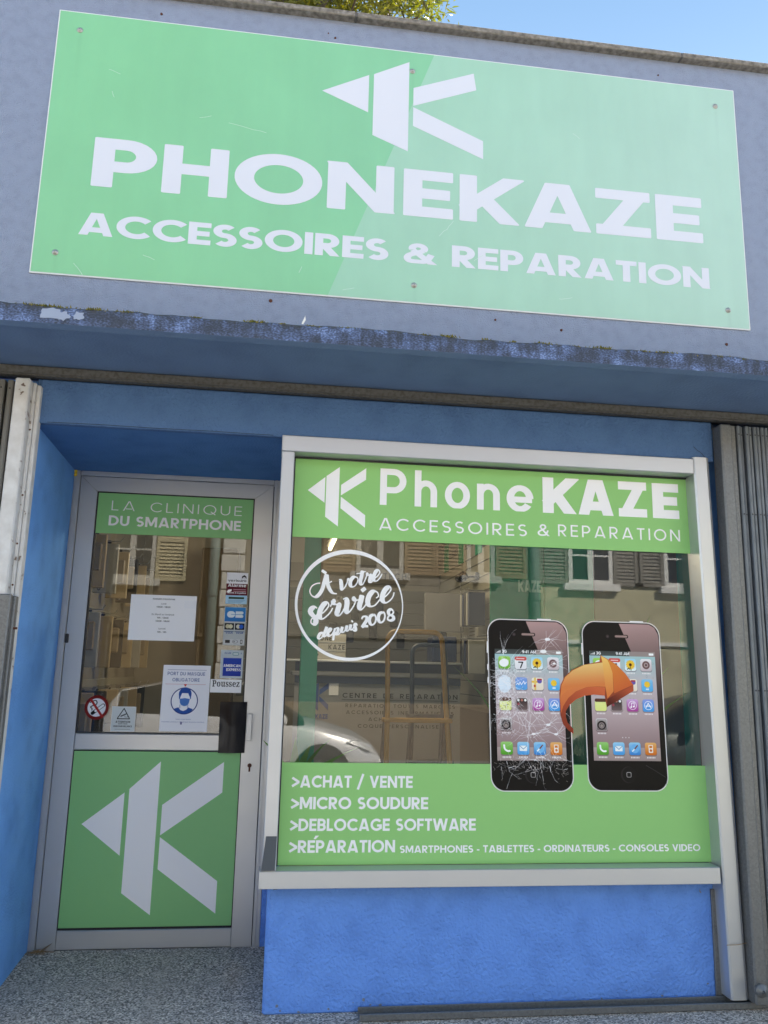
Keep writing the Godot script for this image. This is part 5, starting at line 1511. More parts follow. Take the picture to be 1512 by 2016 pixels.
# ---------------------------------------------------------------- inside the shop
func inside() -> void:
	rng.seed = 31
	var c := thing("counter", "repair counter with dark blue top band and lettered front inside", "counter")
	mesh("worktop", bx(0.10, 1.160, -2.55, 1.150, 1.185, -1.93, 0.004), M.counter, c)
	mesh("blue_band", bx(0.12, 1.115, -1.960, 1.145, 1.158, -1.94), M.counter_blue, c)
	mesh("upper_ledge", bx(0.06, 1.243, -1.98, 1.148, 1.256, -1.90, 0.002), M.alu, c)
	mesh("ledge_front", bx(0.12, 1.186, -1.975, 1.145, 1.2425, -1.955), M.counter_blue, c)
	mesh("front_panel", bx(0.12, 0.02, -1.975, 1.145, 1.112, -1.950), M.counter, c)
	var z := -1.9485
	line("CENTRE DE REPARATION", 0.414, 1.128, 1.032, 0.028, 0.16, 0.34, z, M.ink, c, false, 0.0, 0.5)
	mesh("underline", bx(0.410, 1.020, z - 0.001, 1.130, 1.0225, z + 0.0005), M.ink, c)
	line("REPARATION TOUTES MARQUES", 0.434, 1.112, 0.976, 0.021, 0.16, 0.34, z, M.ink, c, false, 0.0, 0.5)
	line("ACCESSOIRES INFORMATIQUES", 0.438, 1.104, 0.936, 0.021, 0.16, 0.34, z, M.ink, c, false, 0.0, 0.5)
	line("ACHATS - VENTES", 0.575, 0.972, 0.896, 0.021, 0.16, 0.34, z, M.ink, c, false, 0.0, 0.5)
	line("COQUE PERSONNALISEE", 0.512, 1.035, 0.856, 0.021, 0.16, 0.34, z, M.ink, c, false, 0.0, 0.5)
	emblem(c, M.ink_blue, z, [[0.172, 1.052, 0.236, 1.010, 0.236, 1.090], [0.240, 0.970, 0.268, 0.952, 0.268, 1.120, 0.240, 1.098], [0.272, 1.045, 0.328, 1.085, 0.328, 1.118, 0.272, 1.076], [0.272, 1.010, 0.328, 0.955, 0.328, 0.990, 0.272, 1.038]])
	line("KAZE", 0.252, 0.328, 0.905, 0.028, 0.26, 0.06, z, M.ink_blue, c)
	tag(mesh("counter_note", bx(0.330, 1.045, z + 0.001, 0.388, 1.135, z + 0.002), M.paper), "small white paper taped on the counter front", "paper")
	# letter light box
	var lb := thing("letter_box", "white letter board with two lines on the counter ledge", "letter board")
	mesh("case", bx(0.205, 1.258, -1.975, 0.425, 1.412, -1.945, 0.003), M.pack_white, lb)
	for y in [1.308, 1.360]: mesh("rail", bx(0.207, y, -1.9445, 0.423, y + 0.003, -1.942), M.alu, lb)
	line("PHONE", 0.215, 0.335, 1.372, 0.028, 0.16, 0.30, -1.9435, M.ink, lb)
	line("KAZE", 0.318, 0.418, 1.320, 0.028, 0.16, 0.30, -1.9435, M.ink, lb)
	var he := mb()
	prism(he, v2([0.246, 1.270, 0.258, 1.284, 0.258, 1.291, 0.252, 1.293, 0.246, 1.288, 0.240, 1.293, 0.234, 1.291, 0.234, 1.284]), -1.9435, -1.9435)
	mesh("heart", he, M.ink, lb)
	# header of the back wall
	var hd := thing("wall_header", "dull grey header board with dark letters high on the back wall", "board")
	mesh("board", bx(-0.10, 1.905, -3.582, 1.33, 2.06, -3.560), M.grey_board, hd)
	line("HIGH TECH", 0.62, 1.05, 1.945, 0.055, 0.2, 0.34, -3.5585, M.ink, hd)
	# cases hung on the back wall
	var spots := [[0.36, 1.60], [0.47, 1.66], [0.60, 1.60], [0.80, 1.68], [0.92, 1.55], [0.42, 1.44], [0.56, 1.42], [0.75, 1.45], [0.98, 1.38], [0.30, 1.70]]
	var words := ["left of the middle row", "upper left", "middle row centre", "upper centre", "middle row right", "lower left", "lower row second", "lower row third", "lower row right end", "upper left end"]
	for k in spots.size():
		var o := thing("phone_case", "dark phone case hung on the back wall, %s" % words[k], "phone case", Vector3(spots[k][0], spots[k][1], -3.58), "phone cases on the back wall")
		var cs := mb()
		prism(cs, rrect(0, 0, 0.065, 0.135, 0.012), 0.0, 0.012)
		mesh("shell", cs, M.device if k % 3 else M.pack_blue, o)
		var ln := mb()
		prism(ln, rrect(0.010, 0.105, 0.030, 0.125, 0.006), 0.0125, 0.0145)
		mesh("camera_hole", ln, M.gap, o)
	# screen and till on the counter
	var mo := thing("monitor", "dark computer screen on the right of the counter", "screen")
	mesh("screen_case", bx(0.975, 1.46, -2.30, 1.245, 1.72, -2.27, 0.006), M.inner_dark, mo)
	mesh("stand", bx(1.09, 1.186, -2.32, 1.13, 1.46, -2.29, 0.004), M.device, mo)
	mesh("foot", bx(1.02, 1.1855, -2.38, 1.20, 1.198, -2.24, 0.004), M.device, mo)
	tag(mesh("blue_crate", bx(0.98, 1.258, -2.20, 1.14, 1.42, -2.02, 0.008), M.pack_blue), "dark blue box on the counter under the screen", "box")
	# accessory boards high on the slat wall
	for k in 3:
		var y := 1.99
		var z1 := -2.15 - k * 0.52
		var b := thing("wall_sign", ["pale wall sign nearest the window above the slat boards", "pale wall sign lettered accessories above the camera", "small pale wall sign at the far end of the slat wall"][k], "sign")
		mesh("board", bx(1.328, y, z1 - 0.50, 1.338, y + 0.22, z1 - 0.16), M.pack_white, b)
		mesh("green_end", bx(1.329, y, z1 - 0.155, 1.337, y + 0.22, z1), M.green_board, b)
		var st := mb()
		var text: String = ["TELEPHONES", "ACCESSOIRES", "HIGH TECH"][k]
		var total := 0.0
		for ch in text: total += letter(ch, 0.16).w + 0.3
		var at := 0.0
		for ch in text:
			var g := letter(ch, 0.16)
			for n in range(0, g.tris.size(), 3):
				var f := []
				for j in 3: f.append(Vector3(1.3272, y + 0.08 + g.tris[n + j].y * 0.05, z1 - 0.47 + (at + g.tris[n + j].x) / total * 0.28))
				face(st, f, Vector3.LEFT)
			at += g.w + 0.3
		mesh("lettering", st, M.ink, b)
	var ca := thing("camera", "small dark surveillance camera on the slat wall", "camera", Vector3(1.22, 1.83, -2.25))
	var cb := mb(true)
	lathe(cb, Vector3.ZERO, 2, [Vector2(-0.06, 0.0), Vector2(-0.06, 0.030), Vector2(0.05, 0.034), Vector2(0.055, 0.028), Vector2(0.045, 0.0)], 16)
	mesh("body", cb, M.device, ca)
	cb = mb()
	tube(cb, [Vector3(0.03, 0.0, 0), Vector3(0.10, 0.01, 0)], 0.008, 8)
	lathe(cb, Vector3(0.10, 0.01, 0), 0, [Vector2(0, 0), Vector2(0, 0.028), Vector2(0.018, 0.028), Vector2(0.018, 0)], 14)
	mesh("bracket", cb, M.device, ca)
	cb = mb()
	tube(cb, [Vector3(0.0, -0.034, -0.02), Vector3(-0.01, -0.25, 0.01), Vector3(0.0, -0.5, 0.02), Vector3(-0.02, -0.75, 0.0)], 0.003, 5)
	mesh("cable", cb, M.device, ca)
	var no := thing("wall_notice", "white notice with two round pictograms on the slat wall", "notice")
	mesh("sheet", bx(1.335, 1.36, -2.52, 1.3385, 1.66, -2.30), M.pack_white, no)
	for e in [[-2.47, 0], [-2.36, 1]]:
		var ds := mb()
		lathe(ds, Vector3(1.3345, 1.61, e[0]), 0, [Vector2(0, 0.034), Vector2(-0.001, 0.034), Vector2(-0.001, 0)], 18)
		mesh("round_pictogram", ds, M.red_disc if e[1] else M.pipe, no)
	for k in 6: mesh("print_line", bx(1.3338, 1.40 + k * 0.024, -2.49, 1.3345, 1.407 + k * 0.024, -2.33), M.grey_board, no)
	# pegs with packets near the front end of the slat wall
	for r in 2:
		for k in 5:
			var zz := -1.93 - k * 0.055
			var o := thing("blister_pack", "hanging blister pack on slat wall pegs, %s row, %s from the window" % [["upper", "lower"][r], ["first", "second", "third", "fourth", "fifth"][k]], "packet", Vector3(1.25, 1.70 - r * 0.30, zz), "packets on the slat wall pegs")
			mesh("card", bx(-0.06, -0.21, -0.008, 0.05, 0.0, 0.008, 0.004), [M.pack_blue, M.pack_white, M.pack_dark][(k + r) % 3], o)
			var pg := mb()
			tube(pg, [Vector3(0.09, 0.012, 0), Vector3(-0.05, 0.012, 0), Vector3(-0.062, 0.03, 0)], 0.003, 6)
			mesh("peg", pg, M.wire, o)
	# boards that close the window display on the right
	var bd := [["display_board", 1.325, 1.582, M.green_board, "green display board with faint white letters behind the window, right of the slat wall"], ["display_board", 1.584, 2.034, M.grey_board, "wide grey brown display board behind the right of the window"], ["display_board", 2.036, 2.295, M.teal_board, "narrow teal display board at the right edge of the window"]]
	for e in bd:
		tag(mesh(e[0], bx(e[1], 0.45, -0.86, e[2], 2.09, -0.845, 0.002), e[3]), e[4], "board", "boards closing the window display")
	tag(mesh("green_jamb", bx(0.115, 0.50, -0.86, 0.195, 2.09, -0.80, 0.003), M.green_board), "narrow green board inside the left edge of the window", "board")
	tag(mesh("corner_board", bx(1.046, 1.40, -0.868, 1.3245, 2.09, -0.855, 0.002), M.green_board), "dark green shop name panel hanging beside the green display board", "panel")
	line("KAZE", 1.19, 1.31, 1.60, 0.06, 0.24, 0.06, -0.8535, M.sign_light, get_node("corner_board"))
	# platform of the window display
	tag(mesh("display_shelf", bx(0.05, 0.45, -0.86, 2.29, 0.47, -0.10, 0.004), M.counter), "pale shelf along the bottom of the window display", "shelf")
	# stepladder
	for e in [["stepladder", "yellow tubular stepladder standing inside the window", M.ladder_yellow, 0.72, -1.15, 0.145, 1.395, 0.30], ["hand_truck", "dark blue tubular hand truck behind the yellow stepladder", M.ladder_blue, 0.86, -1.50, 0.095, 1.34, 0.16]]:
		var o := thing(e[0], e[1], "ladder" if e[0] == "stepladder" else "hand truck", Vector3(e[3], 0.006, e[4]))
		var w: float = e[5]
		var h: float = e[6]
		var b: float = e[7]
		var st := mb(true)
		var path := [Vector3(-w - 0.04, 0, b), Vector3(-w - 0.005, h * 0.72, b * 0.28)]
		for k in 7:
			var a := PI - PI / 2 * k / 6
			path.append(Vector3(-w + 0.05 + cos(a) * 0.05, h - 0.05 + sin(a) * 0.05, 0))
		for k in 7:
			var a := PI / 2 - PI / 2 * k / 6
			path.append(Vector3(w - 0.05 + cos(a) * 0.05, h - 0.05 + sin(a) * 0.05, 0))
		path.append(Vector3(w + 0.005, h * 0.72, b * 0.28)); path.append(Vector3(w + 0.04, 0, b))
		tube(st, path, 0.013, 10)
		mesh("rail", st, e[2], o)
		for s in [-1.0, 1.0]:
			st = mb(true)
			tube(st, [Vector3(s * w, h * 0.78, b * 0.1), Vector3(s * (w + 0.03), 0, -b)], 0.011, 8)
			mesh("leg", st, M.ladder_blue, o)
		for k in 4:
			var y := 0.22 + k * 0.24
			if y < h * 0.75:
				mesh("step", bx(-w - 0.03, y, b * (1 - y / h) - 0.05, w + 0.03, y + 0.02, b * (1 - y / h) + 0.03, 0.004), M.ladder_yellow if e[0] == "stepladder" and k == 3 else M.ladder_blue, o)
	# plants behind the cut-outs
	for e in [[1.50, -0.45, 0.95, "potted plant with long green leaves behind the intact phone cutout", 3], [1.10, -0.62, 0.80, "potted plant with arching leaves left of the cracked phone cutout", 4], [0.10, -0.50, 0.36, "trailing leafy plant in the lower left corner of the window", 5]]:
		var o := thing("potted_plant", e[3], "plant", Vector3(e[0], 0.471, e[1]))
		var pt := mb(true)
		lathe(pt, Vector3.ZERO, 1, [Vector2(0, 0.0), Vector2(0, 0.055), Vector2(0.11, 0.075), Vector2(0.11, 0.065), Vector2(0.10, 0.0)], 16)
		mesh("pot", pt, M.pot, o)
		rng.seed = e[4]
		for k in 9:
			var a := rng.randf() * TAU
			var l: float = e[2] * rng.randf_range(0.7, 1.2)
			if k == 0: a = 0.7; l = e[2] * 1.25
			var lf := mb(true)
			var n := 8
			var sp := rng.randf_range(0.12, 0.35)
			for j in n:
				var pts := []
				for t in [float(j) / n, float(j + 1) / n]:
					var cc := Vector3(cos(a) * sp * t * t, 0.1 + l * (t - 0.25 * t * t), sin(a) * sp * t * t * 0.6)
					var wd := 0.028 * sin(PI * pow(t, 0.6)) + 0.001
					var sd := Vector3(-sin(a), 0, cos(a)).lerp(Vector3.RIGHT, 0.5).normalized() * wd
					pts.append(cc - sd); pts.append(cc + sd)
				face(lf, [pts[0], pts[1], pts[3], pts[2]], Vector3.BACK)
			mesh("long_leaf", lf, M.leaf, o)
	# tube lamp added to light the room, drawn forward to reach the packets
	var tl := thing("added_tube_lamp", "fluorescent tube lamp added under the shop ceiling to light the room", "lamp", Vector3(0.40, 2.17, -2.35))
	mesh("housing", bx(-0.03, 0.02, -1.15, 0.03, 0.05, 1.15, 0.004), M.counter, tl)
	var tb := mb(true)
	lathe(tb, Vector3(0, 0, 0), 2, [Vector2(-1.13, 0), Vector2(-1.13, 0.016), Vector2(1.13, 0.016), Vector2(1.13, 0)], 12)
	mesh("light_tube", tb, M.tube_light, tl)
	var al := OmniLight3D.new()
	al.light_color = Color(1.0, 0.93, 0.78)
	al.light_energy = 0.11
	al.light_size = 0.15
	al.omni_range = 8.0
	al.omni_attenuation = 2.0
	al.shadow_enabled = true
	al.position = Vector3(0, -0.18, 0.75)  # set forward along the tube to light the packets behind the door
	put(al, "lamp_light", tl)
	# racks of packets on the left wall, seen through the door
	for r in 3:
		var y := 1.86 - r * 0.42
		var o := thing("hook_rail", "pale hook rail on the left wall behind the door, %s of three" % ["top", "middle", "bottom"][r], "rail")
		mesh("rail", bx(-1.099, y, -3.55, -1.085, y + 0.09, -1.0, 0.003), M.slatwall, o)
		for k in 6:
			var hk := mb()
			var zz := -1.42 - k * 0.34
			tube(hk, [Vector3(-1.085, y + 0.045, zz), Vector3(-0.93, y + 0.045, zz), Vector3(-0.915, y + 0.07, zz)], 0.0035, 6)
			mesh("hook", hk, M.wire, o)
		for k in 6:
			var zz := -1.42 - k * 0.34
			var pk := thing("hanging_packet", "hanging accessory packet behind the door, %s rail, %s from the glass" % [["top", "middle", "bottom"][r], ["first", "second", "third", "fourth", "fifth", "sixth"][k]], "packet", Vector3(-0.99, y + 0.03, zz), "packets on the rails behind the door")
			mesh("card", bx(-0.075, -0.29, -0.010, 0.055, 0.0, 0.010, 0.004), [M.pack, M.pack_white, M.pack, M.pack_dark][(k + r) % 4], pk)
			var hang := mb()
			prism(hang, rrect(-0.028, 0.0005, 0.008, 0.020, 0.006, 3), -0.002, 0.002)
			mesh("hang_tab", hang, M.pack_dark, pk)
			if k % 3 != 1: mesh("blister", bx(-0.055, -0.20, 0.0102, 0.035, -0.05, 0.026, 0.008), M.blister, pk)
			var mk := mb()
			var word: String = ["AUDIO", "CABLE", "CASE"][(k + r) % 3]
			var at := 0.0
			for ch in word:
				var g := letter(ch, 0.2)
				for n in range(0, g.tris.size(), 3):
					var f := []
					for q in 3: f.append(Vector3(-0.050 + g.tris[n + q].y * 0.020 if k % 2 else -0.055 + g.tris[n + q].y * 0.026, -0.275 + (at + g.tris[n + q].x) * 0.030, 0.0106 if k % 3 == 1 else 0.0266))
					face(mk, f, Vector3.BACK)
				at += g.w + 0.15
			mesh("lettering", mk, M.pack_white if (k + r) % 4 != 1 else M.pack_dark, pk)
	tag(mesh("door_cupboard", bx(-0.60, 0.006, -3.58, -0.32, 2.1, -3.2, 0.01), M.render_orange), "tall orange brown cupboard at the back behind the door", "cupboard")

# ---------------------------------------------------------------- across the street, seen in the glass
func shutter(p: Node, x: float, y: float, z: float, w: float, h: float, m: Material, slats := true) -> void:
	var st := mb()
	for e in [[0, 0, w, 0.07], [0, h - 0.07, w, h], [0, 0.0705, 0.06, h - 0.0705], [w - 0.06, 0.0705, w, h - 0.0705], [0.0605, h * 0.5 - 0.03, w - 0.0605, h * 0.5 + 0.03]]:
		box(st, Vector3(x + e[0], y + e[1], z - 0.05), Vector3(x + e[2], y + e[3], z - 0.01))
	var n := int(h / 0.075)
	for k in n:
		var yy := y + 0.08 + k * (h - 0.16) / n
		face(st, [Vector3(x + 0.06, yy, z - 0.045), Vector3(x + w - 0.06, yy, z - 0.045), Vector3(x + w - 0.06, yy + 0.06 if slats else yy + 0.075, z - 0.015), Vector3(x + 0.06, yy + 0.06 if slats else yy + 0.075, z - 0.015)], Vector3(0, 0.5, -1))
	mesh("shutter", st, m, p)

func house(called: String, label: String, x0: float, x1: float, z: float, h: float, wall: Material, shut: Material, wins: Array, slats: bool, base: Material) -> Node3D:
	var o := thing(called, label, "house")
	mesh("wall", bx(x0, 1.86, z, x1, h, z + 8.0), wall, o)
	mesh("ground_storey", bx(x0, -0.55, z - 0.03, x1, 1.78, z + 8.0), base, o)
	if base == M.base_brown: mesh("plinth", bx(x0, -0.55, z - 0.09, x1, 0.62, z - 0.031, 0.01), M.plinth, o)
	mesh("string_course", bx(x0, 1.781, z - 0.08, x1, 1.859, z + 0.5, 0.01), M.trim if wall == M.render_cream else wall, o)
	var rf := mb()
	face(rf, [Vector3(x0, h, z - 0.4), Vector3(x1, h, z - 0.4), Vector3(x1, h + 1.8, z + 4), Vector3(x0, h + 1.8, z + 4)], Vector3(0, 1, -1))
	face(rf, [Vector3(x0, h - 0.02, z - 0.4), Vector3(x1, h - 0.02, z - 0.4), Vector3(x1, h - 0.02, z), Vector3(x0, h - 0.02, z)], Vector3.DOWN)
	mesh("roof", rf, M.roof_tile, o)
	for w in wins:   # x of the opening, y of the sill, width, height
		var f := mb()
		var x: float = w[0]
		var y: float = w[1]
		var ww: float = w[2]
		var hh: float = w[3]
		for e in [[0.0, 0.0, ww, 0.08], [0.0, hh - 0.08, ww, hh], [0.0, 0.0805, 0.08, hh - 0.0805], [ww - 0.08, 0.0805, ww, hh - 0.0805], [ww / 2 - 0.06, 0.0805, ww / 2 + 0.06, hh - 0.0805], [0.0805, hh * 0.36, ww / 2 - 0.0605, hh * 0.36 + 0.035], [ww / 2 + 0.0605, hh * 0.36, ww - 0.0805, hh * 0.36 + 0.035], [0.0805, hh * 0.68, ww / 2 - 0.0605, hh * 0.68 + 0.035], [ww / 2 + 0.0605, hh * 0.68, ww - 0.0805, hh * 0.68 + 0.035]]:
			box(f, Vector3(x + e[0], y + e[1], z - 0.04), Vector3(x + e[2], y + e[3], z - 0.005))
		var win := mesh("window", f, M.trim if wall == M.render_cream else M.trim_dull, o)
		mesh("pane", mb_quad(x + 0.05, y + 0.05, x + ww - 0.05, y + hh - 0.05, z - 0.015), M.pane_dark, win)
		mesh("sill", bx(x - 0.12, y - 0.14, z - 0.12, x + ww + 0.12, y - 0.002, z + 0.05, 0.01), M.trim if wall == M.render_cream else M.trim_dull, o)
		shutter(o, x - 0.62, y - 0.02, z, 0.60, hh + 0.04, shut, slats)
		shutter(o, x + ww + 0.02, y - 0.02, z, 0.60, hh + 0.04, shut, slats)
	return o

func street() -> void:
	var z := 11.8
	var wa := []
	for k in 3:
		for f in 2: wa.append([1.42 - k * 2.9 + (0 if k else 0.0), 3.02 + f * 2.9, 0.90, 1.65])
	house("beige_house", "beige rendered house with louvred brown shutters reflected in the window", -0.70, 4.78, z, 5.6, M.render_beige, M.shutter_brown, [[1.42, 3.02, 0.90, 1.65], [4.0 - 0.45, 3.02, 0.55, 1.65]], true, M.base_brown)
	house("cream_house", "cream rendered house with grey shutters reflected right in the window", 5.02, 13.5, z, 5.3, M.render_cream, M.shutter_grey, [[5.58, 2.95, 0.90, 1.5], [7.55, 2.95, 0.90, 1.5], [9.7, 2.95, 0.9, 1.5]], false, M.render_cream)
	house("orange_house", "orange brown rendered house reflected in the door glass", -9.0, -1.45, z + 0.1, 5.4, M.render_orange, M.shutter_cream, [[-3.4, 2.9, 0.9, 1.6], [-6.2, 2.9, 0.9, 1.6]], true, M.render_orange)
	var bl := thing("stone_pier", "pale stone block pier between the houses reflected in the door", "wall")
	for k in 17:
		mesh("stone_block", bx(-1.18 + 0.02 * (k % 2), -0.5 + k * 0.36, z - 0.10, -0.71, -0.5 + k * 0.36 + 0.34, z + 0.3, 0.015), M.block, bl)
	for e in [[-1.32, "dark drainpipe beside the stone pier across the street"], [4.90, "green grey drainpipe between the beige and the cream house"]]:
		var o := thing("drainpipe", e[1], "drainpipe")
		var st := mb(true)
		lathe(st, Vector3(e[0], 0, z + 0.02), 1, [Vector2(-0.5, 0.0), Vector2(-0.5, 0.11), Vector2(5.4, 0.11), Vector2(5.4, 0.0)], 14)
		mesh("pipe", st, M.pipe, o)
		for y in [0.8, 2.6, 4.4]:
			var c := mb()
			lathe(c, Vector3(e[0], y, z + 0.02), 1, [Vector2(0, 0.0), Vector2(0, 0.13), Vector2(0.06, 0.13), Vector2(0.06, 0.0)], 14)
			mesh("pipe_clip", c, M.pipe, o)
	setting(mesh("far_pavement", bx(-40, -0.6, 10.2, 40, -0.38, 11.76, 0.02), M.road))
	for e in [[-24.0, -9.05, 5.8], [13.55, 30.0, 5.5]]:
		house("row_house", "plain cream house further %s the street opposite" % ("down" if e[0] < 0 else "up"), e[0], e[1], z + 0.05, e[2], M.render_cream, M.shutter_cream, [], true, M.render_beige)

func car(label: String, at: Vector3, turn: float, paint: Material) -> void:
	var c := thing("parked_car", label, "car", at, "cars parked across the street")
	c.rotation.y = turn
	# stations along the length: x, low edge, waist, waist half width, roof, roof half width; front towards +x
	var S := [[-2.05, 0.42, 0.72, 0.55, 0.74, 0.50], [-1.95, 0.30, 0.95, 0.74, 1.00, 0.62], [-1.70, 0.24, 1.00, 0.82, 1.32, 0.60], [-1.0, 0.20, 0.98, 0.86, 1.46, 0.62], [0.0, 0.20, 0.96, 0.87, 1.48, 0.62], [0.45, 0.20, 0.95, 0.87, 1.36, 0.61], [1.05, 0.20, 0.94, 0.86, 1.00, 0.62], [1.35, 0.20, 0.88, 0.85, 0.93, 0.60], [1.75, 0.20, 0.78, 0.80, 0.82, 0.55], [2.00, 0.24, 0.64, 0.70, 0.68, 0.48], [2.14, 0.30, 0.50, 0.52, 0.52, 0.36]]
	var rings := []
	for s in S:
		var half := [Vector2(s[3] * 0.90, s[1]), Vector2(s[3] * 0.985, s[1] + 0.14), Vector2(s[3], (s[1] + s[2]) * 0.52), Vector2(s[3] * 0.985, s[2] - 0.05), Vector2(s[3] * 0.93, s[2]), Vector2(lerpf(s[3] * 0.9, s[5], 0.5), lerpf(s[2], s[4], 0.5)), Vector2(s[5], s[4] - 0.015), Vector2(s[5] * 0.6, s[4] + 0.02), Vector2(0, s[4] + 0.03)]
		var ring := []
		for p in half: ring.append(Vector3(s[0], p.y, p.x))
		for k in range(half.size() - 2, -1, -1): ring.append(Vector3(s[0], half[k].y, -half[k].x))
		rings.append(ring)
	var body := mb(true)
	var glass := mb(true)
	for i in rings.size() - 1:
		for k in rings[i].size() - 1:
			var q := [rings[i][k], rings[i][k + 1], rings[i + 1][k + 1], rings[i + 1][k]]
			var mid: Vector3 = (q[0] + q[1] + q[2] + q[3]) / 4
			var side: bool = (k in [4, 5, 10, 11]) and i >= 2 and i <= 5
			var screen: bool = (k in [6, 7, 8, 9]) and (i == 5 or i == 1)
			face(glass if side or screen else body, q, mid - Vector3(mid.x * 0.9, 0.6, 0))
	face(body, rings[-1], Vector3.RIGHT); face(body, rings[0], Vector3.LEFT)
	mesh("body", body, paint, c)
	mesh("window_glass", glass, M.car_glass, c)
	mesh("underside", bx(-1.8, 0.16, -0.7, 1.9, 0.30, 0.7), M.tyre, c)
	for x in [-1.28, 1.30]:
		for s in [-1.0, 1.0]:
			var ar := mb()
			lathe(ar, Vector3(x, 0.33, s * 0.845), 2, [Vector2(-0.03, 0.0), Vector2(-0.03, 0.385), Vector2(0.03, 0.385), Vector2(0.03, 0.0)], 28)
			mesh("wheel_arch", ar, M.gap, c)
			var wh := mb(true)
			lathe(wh, Vector3(x, 0.33, s * 0.80), 2, [Vector2(-0.10, 0.19), Vector2(-0.10, 0.30), Vector2(-0.08, 0.325), Vector2(0.08, 0.325), Vector2(0.10, 0.30), Vector2(0.10, 0.19)], 28)
			var w := mesh("wheel", wh, M.tyre, c)
			var rm := mb()
			for k in 7:
				var a := TAU * k / 7
				var d := Vector3(cos(a), sin(a), 0)
				var e := Vector3(-sin(a), cos(a), 0) * 0.025
				var o := Vector3(x, 0.33, s * 0.895)
				face(rm, [o + d * 0.03 - e, o + d * 0.03 + e, o + d * 0.20 + e * 0.8, o + d * 0.20 - e * 0.8], Vector3(0, 0, s))
			lathe(rm, Vector3(x, 0.33, s * 0.89), 2, [Vector2(-0.01, 0.185), Vector2(0.012, 0.185), Vector2(0.012, 0.205), Vector2(-0.01, 0.205)], 28)
			mesh("rim", rm, M.rim, w)
	for s in [-1.0, 1.0]:
		var hl := mb(true)
		face(hl, [Vector3(1.62, 0.74, s * 0.832), Vector3(1.92, 0.63, s * 0.765), Vector3(2.06, 0.56, s * 0.63), Vector3(1.98, 0.69, s * 0.62), Vector3(1.80, 0.77, s * 0.76)], Vector3(1, 0.3, s))
		mesh("headlight", hl, M.lamp_glass, c)
		mesh("fog_light_recess", bx(1.98, 0.34, s * 0.60 - 0.09, 2.10, 0.44, s * 0.60 + 0.09, 0.02), M.gap, c)
		var mi := mb(true)
		lathe(mi, Vector3(0.72, 1.02, s * 0.97), 0, [Vector2(-0.06, 0.0), Vector2(-0.05, 0.075), Vector2(0.05, 0.085), Vector2(0.09, 0.04), Vector2(0.10, 0.0)], 12)
		mesh("wing_mirror", mi, paint, c)
	mesh("grille", bx(2.02, 0.36, -0.36, 2.142, 0.46, 0.36, 0.01), M.gap, c)

# ---------------------------------------------------------------- the tree behind the roof
func tree() -> void:
	rng.seed = 44
	var t := thing("tree", "sunlit tree with narrow yellow green leaves behind the roof", "tree", Vector3(-1.2, -0.4, -6.6))
	var st := mb(true)
	var trunk := [Vector3(0, 0, 0), Vector3(0.1, 2.5, 0), Vector3(-0.05, 5, 0.1), Vector3(0.2, 7.5, 0)]
	tube(st, trunk, 0.22, 12)
	mesh("trunk", st, M.bark, t)
	var ends := []
	st = mb(true)
	for k in 26:
		var from: Vector3 = (trunk[2] as Vector3).lerp(trunk[3], rng.randf_range(0.2, 1.0)) if k > 6 else trunk[3]
		var a := rng.randf() * TAU
		var r := rng.randf_range(0.7, 2.35)
		var to := Vector3(cos(a) * r + 0.5, rng.randf_range(8.7, 12.0), sin(a) * r)
		var mid := from.lerp(to, 0.5) + Vector3(rng.randfn(0, 0.2), -0.3, rng.randfn(0, 0.2))
		tube(st, [from, mid, to], 0.055, 6)
		for j in 5:
			var b := mid.lerp(to, rng.randf_range(0.2, 1.0))
			var e := b + Vector3(rng.randfn(0, 0.45), rng.randfn(0.1, 0.4), rng.randfn(0, 0.45))
			tube(st, [b, (b + e) / 2 + Vector3(0, 0.06, 0), e], 0.016, 5)
			ends.append(e)
		ends.append(to)
	for k in 60:
		var e := Vector3(rng.randf_range(0.2, 3.0), rng.randf_range(10.0, 11.3), rng.randf_range(-1.3, 1.3))
		var b := Vector3(e.x - rng.randf_range(0.2, 0.7), e.y + rng.randf_range(0.2, 0.8), e.z * 0.6)
		tube(st, [b, (b + e) / 2 + Vector3(0, 0.08, 0), e], 0.014, 5)
		ends.append(e)
	mesh("limbs", st, M.bark, t)
	var lf := SurfaceTool.new()
	lf.begin(Mesh.PRIMITIVE_TRIANGLES)
	lf.set_smooth_group(-1)
	for k in 2:
		var s := -1.0 if k == 0 else 1.0
		face(lf, [Vector3(0, 0, 0), Vector3(0.06, s * 0.016, 0.004), Vector3(0.13, s * 0.013, -0.004), Vector3(0.19, 0, -0.02)], Vector3.BACK)
	lf.generate_normals()
	var mm := MultiMesh.new()
	mm.transform_format = MultiMesh.TRANSFORM_3D
	mm.use_colors = true
	mm.mesh = lf.commit()
	mm.instance_count = ends.size() * 120
	var n := 0
	for e in ends:
		var tone := rng.randf()
		for k in 120:
			var p: Vector3 = e + Vector3(rng.randfn(0, 0.20), rng.randfn(0, 0.16), rng.randfn(0, 0.20))
			var b := Basis.from_euler(Vector3(rng.randf_range(-1.2, 1.2), rng.randf() * TAU, rng.randf_range(-1.0, 0.8))).scaled(Vector3.ONE * rng.randf_range(0.55, 1.0))
			mm.set_instance_transform(n, Transform3D(b, p))
			var g := rng.randf()
			mm.set_instance_color(n, Color(0.09 + 0.08 * tone + 0.08 * g, 0.115 + 0.05 * tone + 0.06 * g, 0.016 + 0.016 * g))
			n += 1
	var o := MultiMeshInstance3D.new()
	o.multimesh = mm
	o.material_override = M.tree_leaf
	o.set_meta("kind", "stuff")
	put(o, "leaves", t)

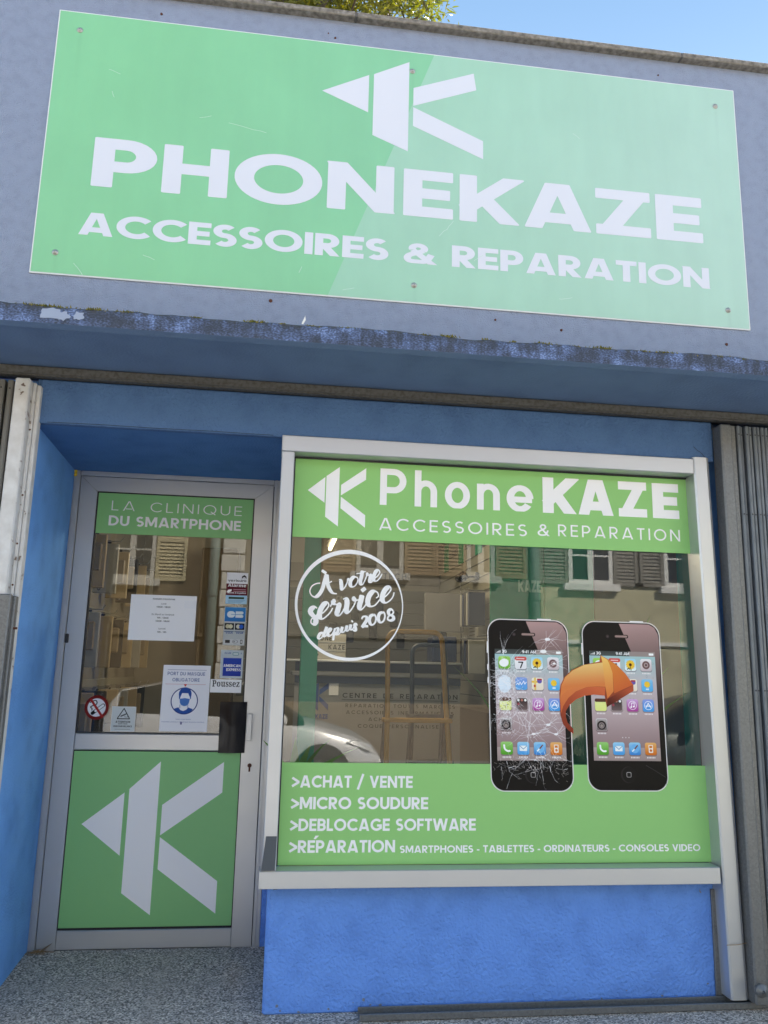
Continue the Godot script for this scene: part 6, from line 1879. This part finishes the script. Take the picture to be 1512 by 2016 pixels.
func _ready() -> void:
	var cam := Camera3D.new()
	cam.name = "camera"
	cam.fov = 65.07
	cam.far = 400.0
	cam.near = 0.05
	cam.transform = Transform3D(Basis(Vector3(0.991021, 0.021899, 0.131897), Vector3(-0.046955, 0.980664, 0.189984), Vector3(-0.125187, -0.194472, 0.972887)), Vector3(0, 1.195, 3.05))
	add_child(cam)
	cam.current = true
	var we := WorldEnvironment.new()
	we.name = "environment"
	var env := Environment.new()
	env.background_mode = Environment.BG_SKY
	var sm := ProceduralSkyMaterial.new()
	sm.sky_top_color = Color(0.036, 0.070, 0.122).linear_to_srgb()
	sm.sky_horizon_color = Color(0.46, 0.58, 0.74).linear_to_srgb()
	sm.sky_curve = 0.22
	sm.sun_angle_max = 1.0
	sm.sky_energy_multiplier = 1.0
	sm.ground_bottom_color = Color(0.3, 0.29, 0.27)
	sm.ground_horizon_color = Color(0.6, 0.6, 0.6)
	var sky := Sky.new()
	sky.sky_material = sm
	env.sky = sky
	env.tonemap_mode = Environment.TONE_MAPPER_LINEAR
	env.tonemap_exposure = 6.45
	env.sdfgi_enabled = true
	env.ssao_enabled = true
	env.ssil_enabled = true
	we.environment = env
	add_child(we)
	var sun := DirectionalLight3D.new()
	sun.name = "sun"
	sun.light_color = Color(1.0, 0.965, 0.90)
	sun.light_energy = 1.2
	sun.light_angular_distance = 0.5
	sun.shadow_enabled = true
	var el := deg_to_rad(42.0)
	var az := deg_to_rad(48.0)   # behind the plane of the facade, from the right
	var to := Vector3(cos(el) * cos(az), sin(el), -cos(el) * sin(az))
	sun.transform = Transform3D(Basis.looking_at(-to, Vector3.UP), Vector3.ZERO)
	add_child(sun)
	rng.seed = 1
	materials()
	building()
	sign_board()
	door()
	shop_window()
	gates()
	street()
	tree()
	car("silver hatchback parked across the street, its nose reflected in the window", Vector3(-0.62, -0.5, 8.9), 0.0, M.car_silver)
	car("dark car parked across the street to the right of the silver one", Vector3(6.6, -0.5, 8.7), PI, M.car_dark)
	car("white car parked across the street, reflected low in the door", Vector3(-5.6, -0.5, 8.8), 0.0, M.car_white)
	inside()
	stickers()
	moss()
	debris()
